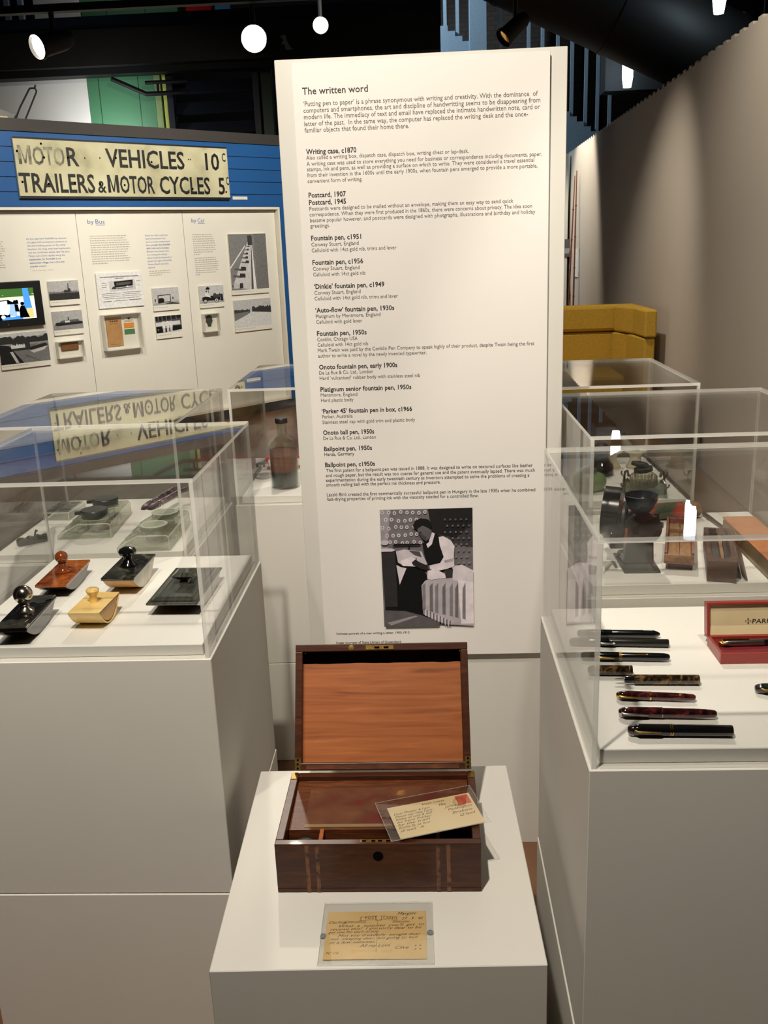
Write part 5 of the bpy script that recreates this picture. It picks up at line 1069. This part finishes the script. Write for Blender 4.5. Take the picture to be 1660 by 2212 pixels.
# ------------------------------------------------------------------ right case: sharpener, wooden boxes, floral case
sp_ = thing('pencil_sharpener', 'old grey iron pencil sharpener with dark cups on a tilted base plate', 'pencil sharpener', (.406, 1.755, BZ))
bm = nb(); prism(bm, [(-.034, .062), (-.035, -.052), (.034, -.053), (.036, .030)], 0, .004, 'Z'); link('base_plate', bm, M['iron'], sp_, bevel=.001)
bm = nb(); prism(bm, [(-.029, .0045), (.031, .0045), (.029, .045), (.022, .075), (.010, .104), (-.012, .108), (-.030, .092), (-.024, .05)], -.012, .012, 'Y'); link('column', bm, M['iron'], sp_, bevel=.004)
bm = nb(); cyl(bm, (-.066, .010, .110), (-.036, .000, .108), .048, 40); link('wheel_housing', bm, M['iron_dark'], sp_, smooth=True)
bm = nb(); prism(bm, [(-.058, .050), (.058, .050), (.055, .08), (.02, .11), (-.02, .11), (-.055, .08)], -.064, -.038, 'X', T=Matrix.Translation((0, .005, 0))); link('housing_skirt', bm, M['iron_dark'], sp_, bevel=.003)
bm = nb(); T_ = Matrix.Translation((-.033, -.004, .096)) @ Vector((1, -.35, 0)).to_track_quat('Z', 'Y').to_matrix().to_4x4(); lathe(bm, [(.030, 0), (.034, .003), (.033, .008), (.022, .009), (.021, .004), (0, .004)], 36, T_); link('feed_ring', bm, M['iron'], sp_, smooth=True)
bm = nb(); lathe(bm, [(.006, .102), (.016, .106), (.026, .118), (.0305, .132), (.032, .142), (.030, .1425), (.027, .132), (.020, .120), (0, .112)], 36, Matrix.Translation((.004, .000, 0))); link('upper_cup', bm, M['iron_dark'], sp_, smooth=True)
bm = nb(); T_ = Matrix.Translation((.006, -.013, .080)) @ Vector((.35, -1, .1)).to_track_quat('Z', 'Y').to_matrix().to_4x4(); lathe(bm, [(.012, -.006), (.028, .0), (.030, .012), (.026, .026), (.014, .033), (0, .034)], 36, T_); link('shavings_cup', bm, M['iron_dark'], sp_, smooth=True)
bm = nb(); prism(bm, [(-.036, .045), (-.026, .045), (-.024, .078), (-.034, .082), (-.040, .066)], -.018, -.0125, 'Y'); link('orange_flap', bm, M['orange'], sp_, bevel=.001)
bm = nb(); tube(bm, [(-.030, .038, .0045), (-.030, .020, .020), (-.026, .005, .026), (-.020, -.002, .022)], .004, 10); link('clamp_lever', bm, M['iron'], sp_, smooth=True)
bm = nb(); tube(bm, [(.028, .012, .096), (.040, .016, .098), (.044, .018, .076)], .0035, 10); cyl(bm, (.036, .018, .074), (.052, .018, .074), .006, 16); link('crank', bm, M['iron'], sp_, smooth=True)

b1 = thing('pencil_box', 'reddish wooden pencil box without lid on a dark riser', 'wooden box', (.513, 1.850, BZ), R(-15))
bm = nb(); box(bm, -.020, .026, -.125, .07, 0, .0135); link('riser', bm, M['brown_wood'], b1)
W1, D1 = .0275, .125
bm = nb(); box(bm, -W1, W1, -D1 - .02, D1 - .02, .014, .018); box(bm, -W1, -W1 + .005, -D1 - .015, D1 - .02, .018, .036); box(bm, W1 - .005, W1, -D1 - .015, D1 - .02, .018, .036); box(bm, -W1 + .005, W1 - .005, D1 - .026, D1 - .02, .018, .034); link('box_sides', bm, M['rose_wood'], b1, bevel=.0006)
bm = nb(); box(bm, -W1, W1, -D1 - .020, -D1 - .015, .0182, .032); link('front_end', bm, M['box_wood'], b1, bevel=.0006)
for x0, x1 in ((-W1 + .0056, -.0005), (.0012, W1 - .0056)):
    bm = nb(); box(bm, x0, x1, -D1 - .0145, D1 - .027, .0182, .0235); link('tray_floor', bm, M['box_wood'], b1)
bm = nb(); box(bm, -W1 + .006, W1 - .006, .03, .036, .0238, .031); link('tray_divider', bm, M['box_wood'], b1)
b2 = thing('pen_tray', 'brown wooden box hollowed with a round-ended pencil trough, nearest its case front', 'wooden box', (.5375, 1.646, BZ), R(-14))
W2, L2 = .026, .215
out = [(-W2, 0), (W2, 0), (W2, L2), (-W2, L2)]
bm = nb(); arc = [(.017 * math.cos(R(180 + a)), .040 + .020 * math.sin(R(180 + a))) for a in range(0, 181, 15)]
box(bm, -W2, W2, 0, L2, 0, .022)
prism(bm, [(-W2, 0), (W2, 0), (W2, .0395), (.0172, .0395)] + [(x, y) for x, y in arc[::-1]] + [(-.0172, .0395), (-W2, .0395)], .0222, .040, 'Z')
box(bm, -W2, -.0175, .040, L2, .0222, .040); box(bm, .0175, W2, .040, L2, .0222, .040); box(bm, -.0175, .0175, L2 - .008, L2, .0222, .040); link('tray_block', bm, M['brown_wood'], b2)
bm = nb(); box(bm, -.0160, -.0010, .042, L2 - .01, .0224, .028); link('dark_pencil', bm, M['lid_dark'], b2, bevel=.002)
bm = nb(); box(bm, .0005, .0065, .042, L2 - .01, .0224, .029); link('wooden_rule', bm, M['box_wood'], b2)
bm = nb(); box(bm, .0080, .0160, .042, L2 - .01, .0224, .027); link('dark_pencil', bm, M['navy'], b2, bevel=.002)
b3 = thing('box_lid', 'dark thin lid leaning against the trough box', 'lid', (.5830, 1.662, BZ), R(-14))
bm = nb(); prism(bm, [(-.0125, .036), (-.0105, .036), (.007, .0005), (.003, .0005)], -.010, .19, 'Y'); link('lid_board', bm, M['brown_wood'], b3)
b4 = thing('painted_box', 'long painted orange-brown pencil box at the right edge', 'wooden box', (.659, 1.792, BZ), R(-.6))
bm = nb(); box(bm, -.0325, .0325, -.150, .150, 0, .0325); link('box_sides', bm, M['tan_side'], b4, bevel=.003, seg=3)
bm = nb(); box(bm, -.033, .033, -.150, .150, .0328, .0375); link('painted_lid', bm, M['terracotta'], b4, bevel=.0015)
o = thing('slate_pencil', 'short brown pencil poking out behind the painted box', 'pencil', (.653, 1.940, BZ + .0045), R(98))
bm = nb(); tube(bm, [(0, 0, 0), (.040, 0, 0), (.046, 0, 0)], [.0045, .0045, .003], 12); link('pencil_shaft', bm, M['tan_side'], o, smooth=True)
o = thing('floral_case', 'round green pen case painted with red flowers, lying crosswise', 'pen case', (.428, 2.045, BZ + .0195), R(6))
X = Matrix.Rotation(R(90), 4, 'Y')
bm = nb(); lathe(bm, [(0, 0), (.012, .001), (.0165, .008), (.0185, .05), (.0192, .145)] + [(0, .1452)], 32, X); link('case_body', bm, M['floral'], o, smooth=True)
bm = nb(); lathe(bm, [(0, .1456), (.0194, .1456), (.0195, .170), (.016, .184), (.009, .190), (0, .191)], 32, X); link('case_end', bm, M['box_wood'], o, smooth=True)
pen('slim dark pen between the floral case and the painted box', (.628, 2.085), (.640, 1.945), .0045, M['pen_vulc'], M['pen_vulc'], .45, clip=(.03, .045, M['iron'], .0014), name='dip_pen', group='dark pens in the right case')

# ------------------------------------------------------------------ rear right case: pots and inkwells
o = thing('green_pot', 'squat mottled green pottery ink pot with dark stopper', 'ink pot', (.4115, 2.335, BZ))
bm = nb(); lathe(bm, [(.026, 0), (.034, .003), (.041, .012), (.0435, .023), (.040, .034), (.030, .042), (.016, .046), (0, .0462)], 36); link('pot_body', bm, M['green_pot'], o, smooth=True)
bm = nb(); lathe(bm, [(.016, .0465), (.018, .049), (.017, .054), (0, .0555)], 28); link('stopper', bm, M['lid_dark'], o, smooth=True)
o = thing('black_inkwell', 'shiny black inkwell with wide foot behind the green pot', 'inkwell', (.470, 2.49, BZ))
bm = nb(); lathe(bm, [(.029, 0), (.033, .004), (.033, .022), (.030, .030), (.024, .036), (.020, .048), (.019, .060), (0, .0602)], 32); link('inkwell_body', bm, M['black'], o, smooth=True)
bm = nb(); lathe(bm, [(.020, .0606), (.021, .066), (.018, .080), (.010, .086), (0, .087)], 28); link('inkwell_lid', bm, M['black_matt'], o, smooth=True)
for x, y, n_ in ((.5130, 2.575, 'cream funnel-shaped ink pot half hidden by the black inkwell'), (.5790, 2.5716, 'cream funnel-shaped ink pot behind the cut glass inkwell')):
    o = thing('porcelain_pot', n_, 'ink pot', (x, y, BZ), 0, 'cream porcelain ink pots')
    bm = nb(); lathe(bm, [(.024, 0), (.026, .002), (.022, .006), (.016, .018), (.015, .028), (.018, .038), (.030, .0435), (.031, .047), (.012, .0465), (.010, .040), (0, .039)], 36); link('pot_body', bm, M['porcelain'], o, smooth=True)
    bm = nb(); lathe(bm, [(.0115, .0468), (.010, .050), (.006, .052), (0, .0525)], 16); link('metal_insert', bm, M['bronze'], o, smooth=True)
gb = thing('glass_stand', 'square glass stand with bent metal pen rests', 'inkwell stand', (.5475, 2.320, BZ), R(-12))
bm = nb(); box(bm, -.055, .055, -.082, .080, .0, .007); link('glass_base', bm, [M['glass_green'], M['glass_edge_glint']], gb, bevel=.0012, rim=1)
for sx in (-1, 1):
    for sy, nm in ((-1, 0), (1, 1)):
        bm = nb(); x = sx * .049; y = sy * .056 - .01
        tube(bm, [(x, y, .0073), (x * 1.02, y, .022), (x * .98, y + sy * .004, .034), (x * .86, y - sy * .012, .040), (x * .80, y - sy * .026, .030)], [.0035, .003, .003, .003, .0035], 10); tube(bm, [(x * 1.02, y, .020), (x * 1.18, y + sy * .004, .028), (x * 1.16, y + sy * .010, .033)], .0024, 8); link('pen_rest', bm, M['horn'], gb, smooth=True)
cw = thing('cut_glass_inkwell', 'cut glass inkwell with tilted dark stopper on the glass stand', 'inkwell', (.546, 2.325, BZ + .0073), R(10))
n = 24; bm = nb(); lathe(bm, [(.030, 0), (.0335, .003), (.0335, .029), (.027, .034), (.024, .035), (.022, .030), (.021, .008), (0, .007)], 32); link('inkwell_body', bm, M['cut_glass'], cw, smooth=True)
bm = nb()
for k in range(n):
    a = 2 * math.pi * k / n; box(bm, .0337, .0352, -.0028, .0028, .004, .027, T=Matrix.Rotation(a, 4, 'Z'))
link('cut_ribs', bm, M['cut_glass'], cw)
bm = nb(); T_ = Matrix.Translation((0, 0, .0385)) @ Matrix.Rotation(R(-9), 4, 'Y') @ Matrix.Rotation(R(-4), 4, 'X'); lathe(bm, [(.023, 0), (.025, .002), (.025, .010), (.022, .012), (0, .012)], 8, T_); link('stopper_lower', bm, M['lid_dark'], cw)
bm = nb(); T_ = Matrix.Translation((-.010, .004, .0535)) @ Matrix.Rotation(R(9), 4, 'Y'); lathe(bm, [(.021, 0), (.023, .002), (.023, .007), (.020, .009), (0, .009)], 8, T_); link('stopper_upper', bm, M['lid_dark'], cw)
